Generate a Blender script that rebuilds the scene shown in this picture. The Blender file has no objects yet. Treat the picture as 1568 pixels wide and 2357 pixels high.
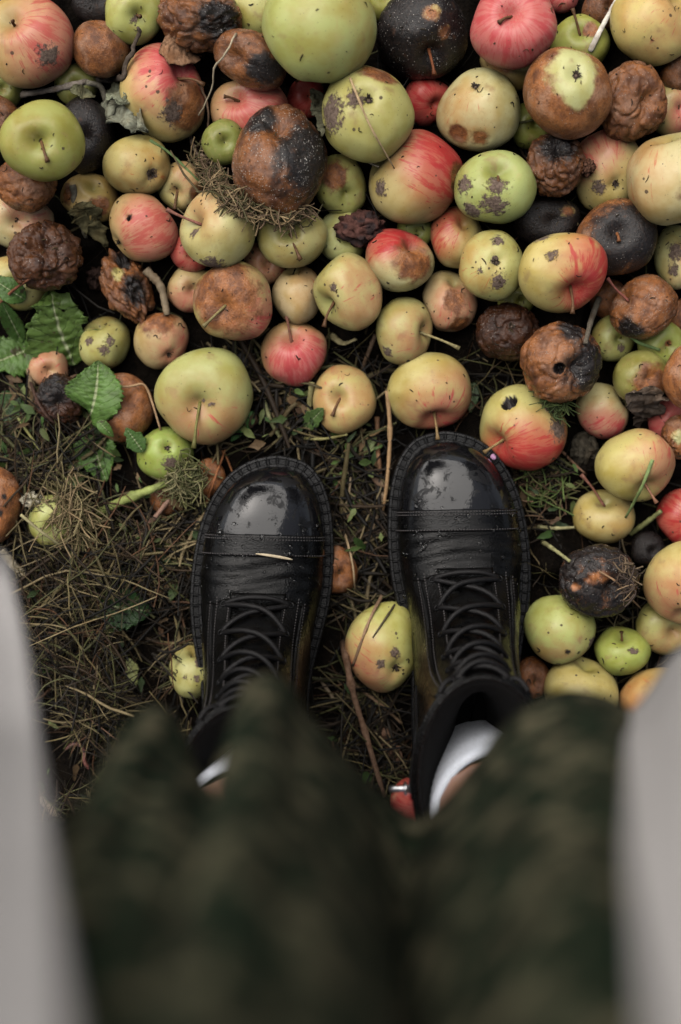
import bpy, bmesh, math, random
import numpy as np
from mathutils import Vector, Matrix

random.seed(7)
rng = np.random.default_rng(7)
scene = bpy.context.scene
C = scene.collection

# ------------------------------------------------------------------ camera, sky, sun, exposure
CAM_H = 1.15
FRAME_W, FRAME_H = 1568.0, 2357.0          # picture units used to measure the photograph
cam_d = bpy.data.cameras.new('camera')
cam_d.sensor_fit = 'VERTICAL'
cam_d.sensor_height = 36.0
cam_d.sensor_width = 36.0
cam_d.lens = 50.0
cam_d.clip_start = 0.02
cam_d.clip_end = 300.0
cam_d.dof.use_dof = True
cam_d.dof.focus_distance = 1.07
cam_d.dof.aperture_fstop = 2.5
cam = bpy.data.objects.new('camera', cam_d)
cam.location = (0, 0, CAM_H)
cam.rotation_euler = (0, 0, 0)              # straight down, top of the picture is +Y
C.objects.link(cam)
scene.camera = cam

SUN_EL, SUN_ROT = math.radians(52), math.radians(-35)
world = bpy.data.worlds.new('World')
scene.world = world
world.use_nodes = True
wn = world.node_tree.nodes
wl = world.node_tree.links
bg = wn['Background']
sky = wn.new('ShaderNodeTexSky')
sky.sky_type = 'NISHITA'
sky.sun_disc = False
sky.sun_elevation = SUN_EL
sky.sun_rotation = SUN_ROT
sky.air_density = 1.0
sky.dust_density = 4.0
sky.ozone_density = 1.0
hs = wn.new('ShaderNodeHueSaturation')      # thin even cloud takes most of the blue out
hs.inputs['Saturation'].default_value = 0.45
wl.new(sky.outputs[0], hs.inputs['Color'])
wl.new(hs.outputs[0], bg.inputs['Color'])
bg.inputs['Strength'].default_value = 0.06
sun_d = bpy.data.lights.new('sun', 'SUN')
sun_d.energy = 1.5
sun_d.angle = math.radians(80)
sun_d.color = (1.0, 0.95, 0.88)
sun = bpy.data.objects.new('sun', sun_d)
_d = Vector((math.sin(SUN_ROT) * math.cos(SUN_EL), math.cos(SUN_ROT) * math.cos(SUN_EL), math.sin(SUN_EL)))
sun.rotation_euler = _d.to_track_quat('Z', 'Y').to_euler()
sun.location = _d * 5
C.objects.link(sun)
scene.view_settings.view_transform = 'Standard'
scene.view_settings.look = 'None'
scene.view_settings.exposure = 1.28
scene.view_settings.gamma = 1.0
scene.cycles.max_bounces = 6
scene.cycles.diffuse_bounces = 0
scene.cycles.use_denoising = True

# ------------------------------------------------------------------ helpers
def px2s(z):
    return (CAM_H - z) * 36.0 / 50.0 / FRAME_H

def P(px, py, z):
    s = px2s(z)
    return np.array([(px - FRAME_W / 2) * s, (FRAME_H / 2 - py) * s, z])

def _hash(ix, iy, iz, seed):
    h = (ix * 374761393 + iy * 668265263 + iz * 2147483647 + seed * 1274126177) & 0xFFFFFFFF
    h = ((h ^ (h >> 13)) * 1274126177) & 0xFFFFFFFF
    h = ((h ^ (h >> 15)) * 2246822519) & 0xFFFFFFFF
    return ((h ^ (h >> 16)) & 0xFFFF) / 65535.0

def vnoise(p, seed=0):
    """value noise in -1..1 for an (n,3) array"""
    p = np.asarray(p, float)
    i = np.floor(p).astype(np.int64)
    f = p - i
    f = f * f * f * (f * (f * 6 - 15) + 10)
    x, y, z = i[:, 0], i[:, 1], i[:, 2]
    fx, fy, fz = f[:, 0], f[:, 1], f[:, 2]
    def c(a, b, d):
        return _hash(x + a, y + b, z + d, seed)
    x00 = c(0,0,0) * (1-fx) + c(1,0,0) * fx
    x10 = c(0,1,0) * (1-fx) + c(1,1,0) * fx
    x01 = c(0,0,1) * (1-fx) + c(1,0,1) * fx
    x11 = c(0,1,1) * (1-fx) + c(1,1,1) * fx
    y0 = x00 * (1-fy) + x10 * fy
    y1 = x01 * (1-fy) + x11 * fy
    return (y0 * (1-fz) + y1 * fz) * 2 - 1

def fbm(p, seed=0, octv=3):
    a, s, t = 1.0, 0.0, 0.0
    p = np.asarray(p, float)
    for k in range(octv):
        s = s + a * vnoise(p * (2 ** k), seed + k * 17)
        t += a
        a *= 0.5
    return s / t

def sstep(a, b, x):
    t = np.clip((x - a) / (b - a), 0, 1)
    return t * t * (3 - 2 * t)

def mk(name, V, F, mat=None, parent=None, smooth=True, cols=None, floats=None, vecs=None, mats=None, fm=None):
    me = bpy.data.meshes.new(name)
    V = np.asarray(V, float)
    if isinstance(F, np.ndarray):
        F = F.tolist()
    me.from_pydata(V.tolist(), [], F)
    if smooth:
        me.polygons.foreach_set('use_smooth', [True] * len(me.polygons))
    for k, a in (cols or {}).items():
        a = np.asarray(a, float)
        if a.shape[1] == 3:
            a = np.c_[a, np.ones(len(a))]
        at = me.attributes.new(k, 'FLOAT_COLOR', 'POINT')
        at.data.foreach_set('color', a.ravel().astype(np.float32))
    for k, a in (vecs or {}).items():
        at = me.attributes.new(k, 'FLOAT_VECTOR', 'POINT')
        at.data.foreach_set('vector', np.asarray(a, np.float32).ravel())
    for k, a in (floats or {}).items():
        at = me.attributes.new(k, 'FLOAT', 'POINT')
        at.data.foreach_set('value', np.asarray(a, np.float32).ravel())
    if mat:
        me.materials.append(mat)
    if mats:
        for m in mats:
            me.materials.append(m)
        if fm is not None:
            me.polygons.foreach_set('material_index', fm)
    me.update()
    o = bpy.data.objects.new(name, me)
    C.objects.link(o)
    if parent:
        o.parent = parent
    return o

def set_origin(o, p):
    """move the object's origin to p, keeping its mesh where it is (children are added afterwards in local space)"""
    p = Vector(p)
    o.data.transform(Matrix.Translation(-p))
    o.location = p

def empty(name, loc=(0, 0, 0)):
    o = bpy.data.objects.new(name, None)
    o.empty_display_size = 0.02
    o.location = loc
    C.objects.link(o)
    return o

def tag(o, label=None, cat=None, group=None, kind=None):
    if label: o['label'] = label
    if cat: o['category'] = cat
    if group: o['group'] = group
    if kind: o['kind'] = kind
    return o

class MB:
    """collects pieces of geometry for one mesh"""
    def __init__(self):
        self.V, self.F, self.col, self.n = [], [], [], 0
    def add(self, V, F, col=None):
        V = np.asarray(V, float)
        self.V.append(V)
        F = F.tolist() if isinstance(F, np.ndarray) else F
        n = self.n
        self.F.extend([tuple(i + n for i in f) for f in F])
        self.n += len(V)
        if col is not None:
            col = np.asarray(col, float)
            if col.ndim == 1:
                col = np.tile(col, (len(V), 1))
            self.col.append(col)
    def build(self, name, mat, parent=None, smooth=True):
        V = np.vstack(self.V)
        cols = {'tint': np.vstack(self.col)} if self.col else None
        return mk(name, V, self.F, mat, parent, smooth, cols=cols)

def frames(pts):
    pts = np.asarray(pts, float)
    T = np.gradient(pts, axis=0)
    T /= np.linalg.norm(T, axis=1)[:, None] + 1e-12
    up = np.array([0, 0, 1.0]) if abs(T[0, 2]) < 0.9 else np.array([1.0, 0, 0])
    n = np.cross(T[0], up); n /= np.linalg.norm(n)
    N = []
    for t in T:
        n = n - t * np.dot(n, t)
        n /= np.linalg.norm(n) + 1e-12
        N.append(n)
    N = np.array(N)
    B = np.cross(T, N)
    return T, N, B

def tube(pts, rad, seg=6, cap=True, flat=1.0, ripple=0.0):
    pts = np.asarray(pts, float)
    n = len(pts)
    rad = np.full(n, rad) if np.isscalar(rad) else np.asarray(rad, float)
    T, N, B = frames(pts)
    a = np.linspace(0, 2 * np.pi, seg, endpoint=False)
    V = (pts[:, None, :] + rad[:, None, None] * (np.cos(a)[None, :, None] * N[:, None, :] + flat * np.sin(a)[None, :, None] * B[:, None, :])).reshape(-1, 3)
    F = []
    for i in range(n - 1):
        for j in range(seg):
            k = (j + 1) % seg
            F.append((i * seg + j, i * seg + k, (i + 1) * seg + k, (i + 1) * seg + j))
    if cap:
        F.append(tuple(range(seg - 1, -1, -1)))
        F.append(tuple((n - 1) * seg + j for j in range(seg)))
    return V, F

def crom(pts, n):
    """Catmull-Rom resample of an open path"""
    pts = np.asarray(pts, float)
    if len(pts) == 2:
        t = np.linspace(0, 1, n)[:, None]
        return pts[0] * (1 - t) + pts[1] * t
    q = np.vstack([2 * pts[0] - pts[1], pts, 2 * pts[-1] - pts[-2]])
    out = []
    for u in np.linspace(0, len(pts) - 1 - 1e-9, n):
        i = int(u); t = u - i
        p0, p1, p2, p3 = q[i], q[i+1], q[i+2], q[i+3]
        out.append(0.5 * (2*p1 + (p2-p0)*t + (2*p0-5*p1+4*p2-p3)*t*t + (3*p1-p0-3*p2+p3)*t**3))
    return np.array(out)

# ------------------------------------------------------------------ materials
def new_mat(name):
    m = bpy.data.materials.new(name)
    m.use_nodes = True
    nt = m.node_tree
    b = nt.nodes['Principled BSDF']
    return m, nt, b

class NB:
    """small node helper"""
    def __init__(self, nt):
        self.nt = nt
    def node(self, t, **kw):
        n = self.nt.nodes.new(t)
        for k, v in kw.items():
            setattr(n, k, v)
        return n
    def link(self, a, b):
        self.nt.links.new(a, b)
    def val(self, sock, v):
        if isinstance(v, bpy.types.NodeSocket):
            self.link(v, sock)
        else:
            sock.default_value = v
    def attr(self, name):
        return self.node('ShaderNodeAttribute', attribute_name=name)
    def math(self, op, a, b=0.0, c=None, clamp=False):
        n = self.node('ShaderNodeMath', operation=op, use_clamp=clamp)
        self.val(n.inputs[0], a); self.val(n.inputs[1], b)
        if c is not None: self.val(n.inputs[2], c)
        return n.outputs[0]
    def vmul(self, v, s):
        n = self.node('ShaderNodeVectorMath', operation='MULTIPLY')
        self.val(n.inputs[0], v); n.inputs[1].default_value = s
        return n.outputs[0]
    def vadd(self, v, s):
        n = self.node('ShaderNodeVectorMath', operation='ADD')
        self.val(n.inputs[0], v); self.val(n.inputs[1], s)
        return n.outputs[0]
    def noise(self, vec, scale, detail=3, rough=0.5, dist=0.0):
        n = self.node('ShaderNodeTexNoise')
        self.link(vec, n.inputs['Vector'])
        n.inputs['Scale'].default_value = scale
        n.inputs['Detail'].default_value = detail
        n.inputs['Roughness'].default_value = rough
        n.inputs['Distortion'].default_value = dist
        return n.outputs['Fac']
    def voro(self, vec, scale, feature='F1'):
        n = self.node('ShaderNodeTexVoronoi', feature=feature)
        self.link(vec, n.inputs['Vector'])
        n.inputs['Scale'].default_value = scale
        return n
    def ramp(self, x, a, b, lo=0.0, hi=1.0):
        n = self.node('ShaderNodeMapRange', interpolation_type='SMOOTHSTEP')
        self.val(n.inputs[0], x); self.val(n.inputs[1], a); self.val(n.inputs[2], b)
        n.inputs[3].default_value = lo; n.inputs[4].default_value = hi
        return n.outputs[0]
    def mix(self, f, a, b, mode='MIX'):
        n = self.node('ShaderNodeMix', data_type='RGBA', blend_type=mode)
        self.val(n.inputs['Factor'], f)
        for s, v in ((n.inputs[6], a), (n.inputs[7], b)):
            if isinstance(v, bpy.types.NodeSocket): self.link(v, s)
            else: s.default_value = (*v, 1.0)
        return n.outputs[2]
    def mixf(self, f, a, b):
        n = self.node('ShaderNodeMix', data_type='FLOAT')
        self.val(n.inputs['Factor'], f); self.val(n.inputs[2], a); self.val(n.inputs[3], b)
        return n.outputs[0]
    def bump(self, h, strength, dist):
        n = self.node('ShaderNodeBump')
        self.link(h, n.inputs['Height'])
        n.inputs['Strength'].default_value = strength
        n.inputs['Distance'].default_value = dist
        return n.outputs[0]

def apple_material():
    m, nt, b = new_mat('apple_skin')
    n = NB(nt)
    polar = n.attr('polar').outputs['Vector']
    skin = n.attr('skin').outputs['Color']
    bcol = n.attr('bcol').outputs['Color']
    mk_ = n.attr('masks')
    sep = n.node('ShaderNodeSeparateColor'); n.link(mk_.outputs['Color'], sep.inputs[0])
    mr, ms, mb, mold = sep.outputs[0], sep.outputs[1], sep.outputs[2], mk_.outputs['Alpha']
    par = n.attr('par')
    sp = n.node('ShaderNodeSeparateXYZ'); n.link(par.outputs['Vector'], sp.inputs[0])
    blush, spots, tone = sp.outputs[0], sp.outputs[1], sp.outputs[2]
    unit = n.attr('unit').outputs['Vector']          # unit-sphere position plus a seed offset
    # skin with soft mottling
    n1 = n.noise(unit, 1.6, 3, 0.55)
    col = n.mix(n.ramp(n1, 0.35, 0.75), skin, n.mix(0.7, skin, (0.72, 0.62, 0.30), 'MULTIPLY'))
    n1b = n.noise(unit, 5.0, 4, 0.6)
    col = n.mix(n.ramp(n1b, 0.5, 0.78, 0, 0.38), col, (0.50, 0.40, 0.17))
    # greyish bruises that come with windfall
    nbz = n.noise(n.vadd(unit, (5.3, 1.7, 9.1)), 1.9, 3, 0.6)
    col = n.mix(n.ramp(nbz, 0.57, 0.74, 0, 0.62), col, (0.31, 0.205, 0.09))
    # blush: washes and streaks that follow the meridians
    st = n.noise(polar, 1.0, 4, 0.6)
    st2 = n.noise(n.vmul(polar, (3.0, 3.0, 2.0)), 1.0, 3, 0.6)
    wash = n.math('MULTIPLY', blush, n.ramp(n.math('ADD', n1, n.math('MULTIPLY', blush, 0.25)), 0.30, 0.72))
    col = n.mix(n.math('MULTIPLY', wash, 0.88), col, bcol)
    thr = n.math('SUBTRACT', 0.74, n.math('MULTIPLY', blush, 0.26))
    streak = n.ramp(st, thr, n.math('ADD', thr, 0.10))
    streak2 = n.ramp(st2, n.math('ADD', thr, -0.02), n.math('ADD', thr, 0.08))
    sf = n.math('MULTIPLY', n.math('MAXIMUM', streak, n.math('MULTIPLY', streak2, 0.8)), n.ramp(blush, 0.03, 0.4, 0, 0.85))
    col = n.mix(sf, col, n.mix(0.75, bcol, (0.85, 0.35, 0.35), 'MULTIPLY'))
    # lenticels
    v1 = n.voro(unit, 15.0)
    col = n.mix(n.ramp(v1.outputs['Distance'], 0.10, 0.22, 0.28, 0.0), col, (0.34, 0.25, 0.11))
    # dark scab dots, only in some cells
    v2 = n.voro(unit, 5.0)
    vs = n.node('ShaderNodeSeparateColor'); n.link(v2.outputs['Color'], vs.inputs[0])
    rad = n.math('MULTIPLY', vs.outputs[1], 0.20)
    pick = n.math('LESS_THAN', vs.outputs[0], spots)
    wob = n.math('ADD', v2.outputs['Distance'], n.math('MULTIPLY', n.math('SUBTRACT', n1b, 0.5), 0.20))
    dot = n.math('MULTIPLY', pick, n.ramp(wob, rad, n.math('ADD', rad, 0.05), 1.0, 0.0))
    col = n.mix(n.math('MULTIPLY', dot, 0.9), col, (0.075, 0.05, 0.03))
    # fine dirt specks
    v4 = n.voro(n.vadd(unit, (2.2, 8.1, 4.4)), 21.0)
    v4s = n.node('ShaderNodeSeparateColor'); n.link(v4.outputs['Color'], v4s.inputs[0])
    dirt = n.math('MULTIPLY', n.math('LESS_THAN', v4s.outputs[0], 0.10), n.ramp(v4.outputs['Distance'], 0.10, 0.22, 0.85, 0.0))
    col = n.mix(dirt, col, (0.06, 0.045, 0.028))
    nd = n.noise(unit, 9.0, 5, 0.7)
    col = n.mix(n.ramp(nd, 0.62, 0.74, 0, 0.45), col, (0.26, 0.17, 0.08))
    # soft brown rot
    nr = n.noise(unit, 2.6, 6, 0.62)
    nf = n.noise(unit, 15.0, 5, 0.68)
    ng = n.noise(n.vadd(unit, (11.0, 4.0, 2.0)), 1.7, 5, 0.6, 0.3)
    rot = n.ramp(n.math('ADD', mr, n.math('MULTIPLY', n.math('SUBTRACT', nr, 0.5), 0.85)), 0.36, 0.66)
    rc = n.mix(n.ramp(nr, 0.36, 0.66), (0.43, 0.165, 0.055), (0.17, 0.064, 0.027))
    rc = n.mix(n.ramp(ng, 0.48, 0.68, 0, 0.75), rc, (0.46, 0.25, 0.15))
    rc = n.mix(n.ramp(ng, 0.28, 0.46, 0.70, 0), rc, (0.085, 0.034, 0.018))
    rc = n.mix(n.ramp(nf, 0.34, 0.46, 0.55, 0), rc, (0.07, 0.030, 0.017))
    rc = n.mix(n.ramp(nf, 0.56, 0.72, 0, 0.30), rc, (0.52, 0.34, 0.22))
    # the ring where fresh skin turns
    rimm = n.math('MULTIPLY', n.ramp(rot, 0.05, 0.5), n.ramp(rot, 0.5, 0.98, 1, 0))
    rc = n.mix(n.math('MULTIPLY', rimm, 0.5), rc, (0.16, 0.075, 0.03))
    rc = n.mix(tone, rc, n.mix(1.0, rc, (0.15, 0.14, 0.17), 'MULTIPLY'))
    col = n.mix(rot, col, rc)
    # corky scab
    ns = n.noise(unit, 8.0, 6, 0.68)
    sc = n.ramp(n.math('ADD', ms, n.math('MULTIPLY', n.math('SUBTRACT', ns, 0.5), 1.7)), 0.42, 0.66)
    scc = n.mix(n.ramp(nf, 0.35, 0.65), (0.085, 0.055, 0.040), (0.21, 0.150, 0.115))
    col = n.mix(sc, col, scc)
    # black rot
    bk = n.ramp(n.math('ADD', mb, n.math('ADD', n.math('MULTIPLY', n.math('SUBTRACT', nr, 0.5), 1.0), n.math('MULTIPLY', n.math('SUBTRACT', nf, 0.5), 0.7))), 0.34, 0.78)
    bkc = n.mix(n.ramp(nf, 0.45, 0.72), (0.012, 0.010, 0.010), (0.040, 0.027, 0.022))
    bkc = n.mix(n.ramp(nr, 0.60, 0.74, 0, 0.45), bkc, (0.14, 0.055, 0.022))
    col = n.mix(bk, col, bkc)
    # pale mould specks
    v3 = n.voro(unit, 26.0)
    v3s = n.node('ShaderNodeSeparateColor'); n.link(v3.outputs['Color'], v3s.inputs[0])
    mo = n.math('MULTIPLY', n.math('LESS_THAN', v3s.outputs[0], n.math('MULTIPLY', mold, n.ramp(n1b, 0.42, 0.62))), n.ramp(v3.outputs['Distance'], 0.14, 0.30, 1.0, 0.0))
    col = n.mix(mo, col, (0.62, 0.58, 0.52))
    n.link(col, b.inputs['Base Color'])
    # gloss
    bad = n.math('MAXIMUM', rot, bk)
    ro = n.mixf(bad, n.ramp(n1b, 0.3, 0.7, 0.29, 0.46), n.ramp(nr, 0.35, 0.65, 0.18, 0.42))
    ro = n.mixf(n.math('MAXIMUM', sc, n.math('MULTIPLY', dot, 0.8)), ro, 0.85)
    n.link(ro, b.inputs['Roughness'])
    b.inputs['Specular IOR Level'].default_value = 0.42
    h = n.math('ADD', n.math('MULTIPLY', nf, n.mixf(bad, 0.05, 0.8)), n.math('MULTIPLY', sc, n.math('MULTIPLY', ns, 1.5)))
    h = n.math('ADD', h, n.math('MULTIPLY', mo, 0.6))
    n.link(n.bump(h, 0.55, 0.0022), b.inputs['Normal'])
    return m

M = {}
M['apple'] = apple_material()

def tint_material(name, rough=0.6, spec=0.3, vary=0.35, bump=0.3, scale=260.0, bdist=0.0006):
    """colour comes from the mesh's own tint attribute, broken up by noise"""
    m, nt, b = new_mat(name)
    n = NB(nt)
    t = n.attr('tint').outputs['Color']
    g = n.node('ShaderNodeNewGeometry').outputs['Position']
    nz = n.noise(g, scale, 4, 0.6)
    nz2 = n.noise(g, scale * 0.2, 3, 0.6)
    col = n.mix(n.ramp(nz, 0.35, 0.7, 0, vary), t, n.mix(1.0, t, (0.35, 0.30, 0.25), 'MULTIPLY'))
    col = n.mix(n.ramp(nz2, 0.5, 0.75, 0, vary), col, n.mix(1.0, t, (0.55, 0.42, 0.30), 'MULTIPLY'))
    n.link(col, b.inputs['Base Color'])
    b.inputs['Roughness'].default_value = rough
    b.inputs['Specular IOR Level'].default_value = spec
    n.link(n.bump(nz, bump, bdist), b.inputs['Normal'])
    return m
M['stem'] = tint_material('apple_stem', 0.55, 0.3, 0.6, 0.5, 500.0)
M['straw'] = tint_material('straw', 0.6, 0.25, 0.45, 0.4, 300.0)
M['bark'] = tint_material('twig_bark', 0.75, 0.2, 0.6, 0.9, 420.0, 0.001)
M['worm'] = tint_material('worm_skin', 0.3, 0.5, 0.5, 0.7, 700.0)
# ------------------------------------------------------------------ the apples: measured one by one
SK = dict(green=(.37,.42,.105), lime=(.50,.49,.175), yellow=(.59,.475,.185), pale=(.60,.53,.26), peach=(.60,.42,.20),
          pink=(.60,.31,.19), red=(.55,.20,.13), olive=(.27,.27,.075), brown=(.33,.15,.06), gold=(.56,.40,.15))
BC = dict(pink=(.62,.19,.15), red=(.52,.055,.060), rose=(.62,.13,.14), orange=(.58,.20,.08))
APPLES = []
def A(cx, cy, rx, ry, L, label, ax=('N', .3, -.2), skin='yellow', blush=None, patches=(), spots=.12, wr=0.0, stem=None,
      rot=0.0, rotten=0.0, black=0.0, tone=0.0, mold=0.0, lump=.055, name='apple', scol=None, crush=0.0, slen=.5):
    if L == 0 and any(w in label for w in ('sliver', 'glimpsed', 'in shadow', 'in the gap', 'hidden', 'wedged', 'deep behind', 'dim ', 'behind', 'tucked', 'under the', 'underneath', 'peeping')):
        L = -1                                          # lies in the layer below its neighbours
    APPLES.append(dict(locals()))

# --- top band of the heap
A(68,98,105,106,2,'large yellow apple flushed pink with thick brown stem, in the top left corner',('S',-.32,-.28),'yellow',(.5,.1,.75,'pink'),[(.55,.5,.25,'s')],.15,stem=(30,50))
A(233,112,66,69,1,'smooth brown rotten apple next to the thick-stemmed pink apple',('N',.1,-.9),rotten=1,tone=.05,name='rotten_apple')
A(312,34,68,66,1,'yellow green apple half hidden behind the knobbly brown mummified apple',('S',.3,.35),'lime',None,[(.1,.5,.2,'s')],.2)
A(460,42,98,80,2,'knobbly tan and dark brown mummified apple at the top edge',('N',.2,-.7),rotten=1,tone=.25,wr=.10,mold=.5,name='rotten_apple',patches=[(.6,.3,.7,'k')])
A(592,20,76,78,0,'pale green apple sliver between the mummified apple and the largest green apple',('N',.1,-.5),'lime',spots=.2)
A(575,136,92,62,1,'flattened greyish tan bruised apple below the mummified apple',('N',-.6,.2),'brown',rotten=.9,tone=.25,wr=.03,rot=-22,mold=.2,name='rotten_apple',patches=[(.4,.6,.5,'k')])
A(735,74,133,119,3,'largest plain green apple at the top edge with two dark crumbs',('N',.1,-.95),'lime',(.9,.1,.18,'orange'),(),.05,lump=.025)
A(972,74,107,104,2,'big black rotten apple with an orange stem at its lower edge',('S',.18,.78),rotten=.6,black=.85,mold=.5,wr=.02,stem=(1000,172),name='rotten_apple',scol=(.30,.10,.04),patches=[(.15,-.1,.16,'r'),(.5,.3,.16,'r')])
A(1181,58,99,100,2,'pink red apple with a sunken stem at the top edge',('S',-.2,-.1),'pink',(0,0,.9,'rose'),(),.15,stem=(1148,52))
A(1335,98,69,64,0,'small green apple with an upright brown stem, behind the white straw',('S',-.15,-.15),'green',None,[(.3,-.25,.35,'r')],.05,stem=(1318,20))
A(1500,54,96,95,2,'yellow green apple with red flecks and black dots in the top right corner',('N',.6,-.5),'yellow',(.1,.1,.32,'pink'),(),.42)
A(1308,211,100,106,2,'orange brown rotten apple with a ragged pale yellow patch',('C',.05,-.15),'pale',rotten=.95,patches=[(.0,-.28,.62,'-r'),(.12,.22,.42,'-r')],rot=20,mold=.1,name='rotten_apple',tone=.0)
A(1455,236,83,92,1,'wrinkled brown apple below the red-flecked corner apple',('N',.4,.2),rotten=1,tone=.22,wr=.07,mold=.15,rot=-15,name='rotten_apple')
A(1390,20,52,50,0,'dark brown apple deep behind the white straw',('N',.2,.2),rotten=1,tone=.4,name='rotten_apple')
A(1288,-14,44,44,1,'sliver of a pink apple right of the sunken-stem pink red apple',('N',.2,.2),'pink',(0,0,.8,'rose'))
A(375,217,96,110,1,'pink and yellow apple with brown rot on its right, under the dead tan leaf',('S',.62,-.32),'yellow',(.25,-.2,.85,'rose'),[(.75,.35,.62,'r'),(.35,.6,.3,'s')],.25,stem=(470,195))
A(575,256,91,73,0,'pale pink apple with stem hollow, left behind the big mouldy brown apple',('S',-.45,-.2),'peach',(.1,.1,.85,'pink'),(),.1,stem=(515,222))
A(646,369,108,131,3,'big mouldy brown apple dusted with white specks, resting on a hay tuft',('N',.1,-.6),rotten=1,tone=.30,mold=.95,wr=.03,name='rotten_apple',patches=[(.65,.1,.75,'k'),(-.5,-.7,.4,'k')],rot=-8)
A(848,262,107,112,2,'pale green apple with dark calyx, brown patch on top and a straw across it',('C',.02,-.1),'lime',None,[(.25,-.85,.5,'r'),(-.85,.15,.4,'s'),(-.35,-.1,.22,'s'),(.2,.85,.3,'-')],.12,wr=.0)
A(985,235,58,52,0,'dull red apple tucked below the black apple with the orange stem',('N',.5,.5),'red',(0,0,.8,'red'))
A(1102,253,97,96,2,'pale cream green apple with a puckered calyx and wrinkled brown underside',('C',-.22,-.42),'pale',None,[(-.55,.75,.28,'r'),(.0,.85,.22,'r')],.12,lump=.05)
A(957,409,108,109,1,'bright crimson striped apple with a brown dent on its right side',('N',-.85,-.45),'peach',(.45,-.25,1.0,'red'),[(.92,.1,.34,'r'),(-.75,.35,.16,'s')],.1)
A(1140,433,95,83,2,'green apple with ragged brown scab patches and a short stem',('S',.0,-.35),'lime',None,[(-.05,.1,.26,'s'),(-.8,.05,.24,'s'),(-.1,.62,.30,'s'),(-.55,.7,.22,'s')],.1,stem=(1147,420))
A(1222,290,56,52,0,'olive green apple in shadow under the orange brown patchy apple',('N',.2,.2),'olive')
A(1278,381,70,76,1,'crushed dark brown and grey wrinkled apple right of the scab-patched green apple',('N',.1,-.4),rotten=1,tone=.5,wr=.11,mold=.25,name='rotten_apple',patches=[(0,-.55,.7,'k')],crush=.1)
A(1398,396,84,90,0,'yellow and pink apple covered in dark scab dots, behind the crushed brown apple',('C',.1,.55),'yellow',(-.4,-.6,.7,'pink'),[(-.4,.6,.2,'s')],.5)
A(1548,410,101,109,2,'large pale yellow apple with a tan rotten patch at the right edge',('N',-.2,-.9),'pale',None,[(.55,.35,.55,'r')],.08)
A(1548,252,62,62,0,'pink speckled apple sliver behind the large pale yellow apple at the right edge',('N',.2,.2),'yellow',(.5,.2,.7,'rose'),(),.3)
A(1256,512,80,58,0,'smooth black apple below the green apple with scab patches',('N',.2,.2),rotten=.5,black=1,name='rotten_apple',patches=[(.6,-.3,.2,'r')])
A(1416,546,95,88,1,'black rotten apple with an orange brown rim and a stem in its hollow',('S',-.1,-.02),rotten=1,black=.0,name='rotten_apple',patches=[(.25,.2,1.15,'k')],stem=(1425,556),mold=.15,scol=(.33,.13,.05))
A(1562,592,56,76,0,'green and pink apple with grey scab cut by the right edge',('N',.2,-.6),'pale',(.3,.2,.4,'pink'),[(-.4,-.1,.35,'s'),(-.4,.5,.2,'s')],.2)
A(1133,610,76,81,1,'yellow green apple with sooty spots around its grey calyx',('C',.08,.02),'lime',(-.8,.2,.35,'orange'),[(.1,-.65,.22,'s'),(.15,.65,.28,'s'),(.0,.0,.16,'s'),(-.5,.3,.10,'s')],.55)
A(1293,628,100,91,2,'yellow apple turning crimson on its right side, with a black spot and stubby stem',('S',.28,.72),'yellow',(.75,.2,1.0,'red'),[(-.35,-.25,.13,'s'),(-.5,-.75,.2,'s')],.22,stem=(1318,722),rot=-12)
A(1052,546,62,72,0,'yellow apple with red flecks between the crimson and the sooty-spotted apples',('N',.3,-.5),'yellow',(-.7,-.3,.7,'red'),(),.2)
A(921,600,80,74,1,'shiny red and brown half rotten apple right of the shrivelled scrap',('N',.5,-.5),'pale',(-.2,-.7,.95,'red'),[(.5,.1,.75,'r')],.12,lump=.05)
A(801,673,79,91,1,'yellow apple with faint red streaks, a brown sore and a stem pointing down left',('S',-.72,.55),'yellow',(.3,.1,.42,'pink'),[(-.45,.0,.12,'s')],.22,stem=(746,752),rot=10)
A(673,548,82,70,1,'bright green apple with a dried star of sepals and a bent stem',('S',-.12,.0),'lime',None,(),.12,stem=(692,598))
A(790,545,62,62,0,'pale yellow apple under the shrivelled brown scrap',('N',.2,.2),'pale')
A(782,428,60,71,0,'lopsided green apple with a soft tan bruise beside the big mouldy apple',('N',.3,.6),'lime',None,[(-.2,-.15,.55,'r')],.1,lump=.10,rot=20)
A(501,526,89,92,2,'pale yellow apple with a hollow and long reddish stem on its left',('S',-.72,-.1),'pale',(-.2,-.5,.35,'pink'),[(-.75,.25,.16,'s'),(-.1,.95,.3,'s')],.25,stem=(384,482),scol=(.42,.18,.13))
A(333,524,79,79,1,'dusky pink apple with a tiny hole, left of the long-stemmed yellow apple',('C',-.8,.55),'peach',(.2,.1,.80,'pink'),[(-.3,-.1,.08,'k')],.12)
A(206,457,66,59,1,'small tan yellow apple with a brown patch under the dry twig',('N',.3,-.4),'gold',None,[(.5,.45,.4,'r'),(-.7,.0,.4,'r')],.2)
A(314,380,77,69,0,'olive yellow apple with a dark puckered calyx at lower right',('C',.6,.45),'yellow',(.4,.5,.35,'orange'),[(.6,.5,.2,'s')],.12)
A(415,430,53,56,0,'small cream apple with pink tinge and stem hollow below the pink brown apple',('S',-.15,.42),'pale',(.4,-.1,.4,'pink'),[(.8,.4,.4,'r')],.12,stem=(402,482))
A(100,327,97,92,2,'bright green apple with a brown stem and a crossing needle near the left edge',('S',.1,.2),'green',(-.4,-.1,.10,'orange'),(),.20,stem=(110,372))
A(200,312,64,86,0,'flat black rotten apple under the grey dead leaf',('N',.2,.3),rotten=.4,black=1,name='rotten_apple',mold=.1,tone=.6)
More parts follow.
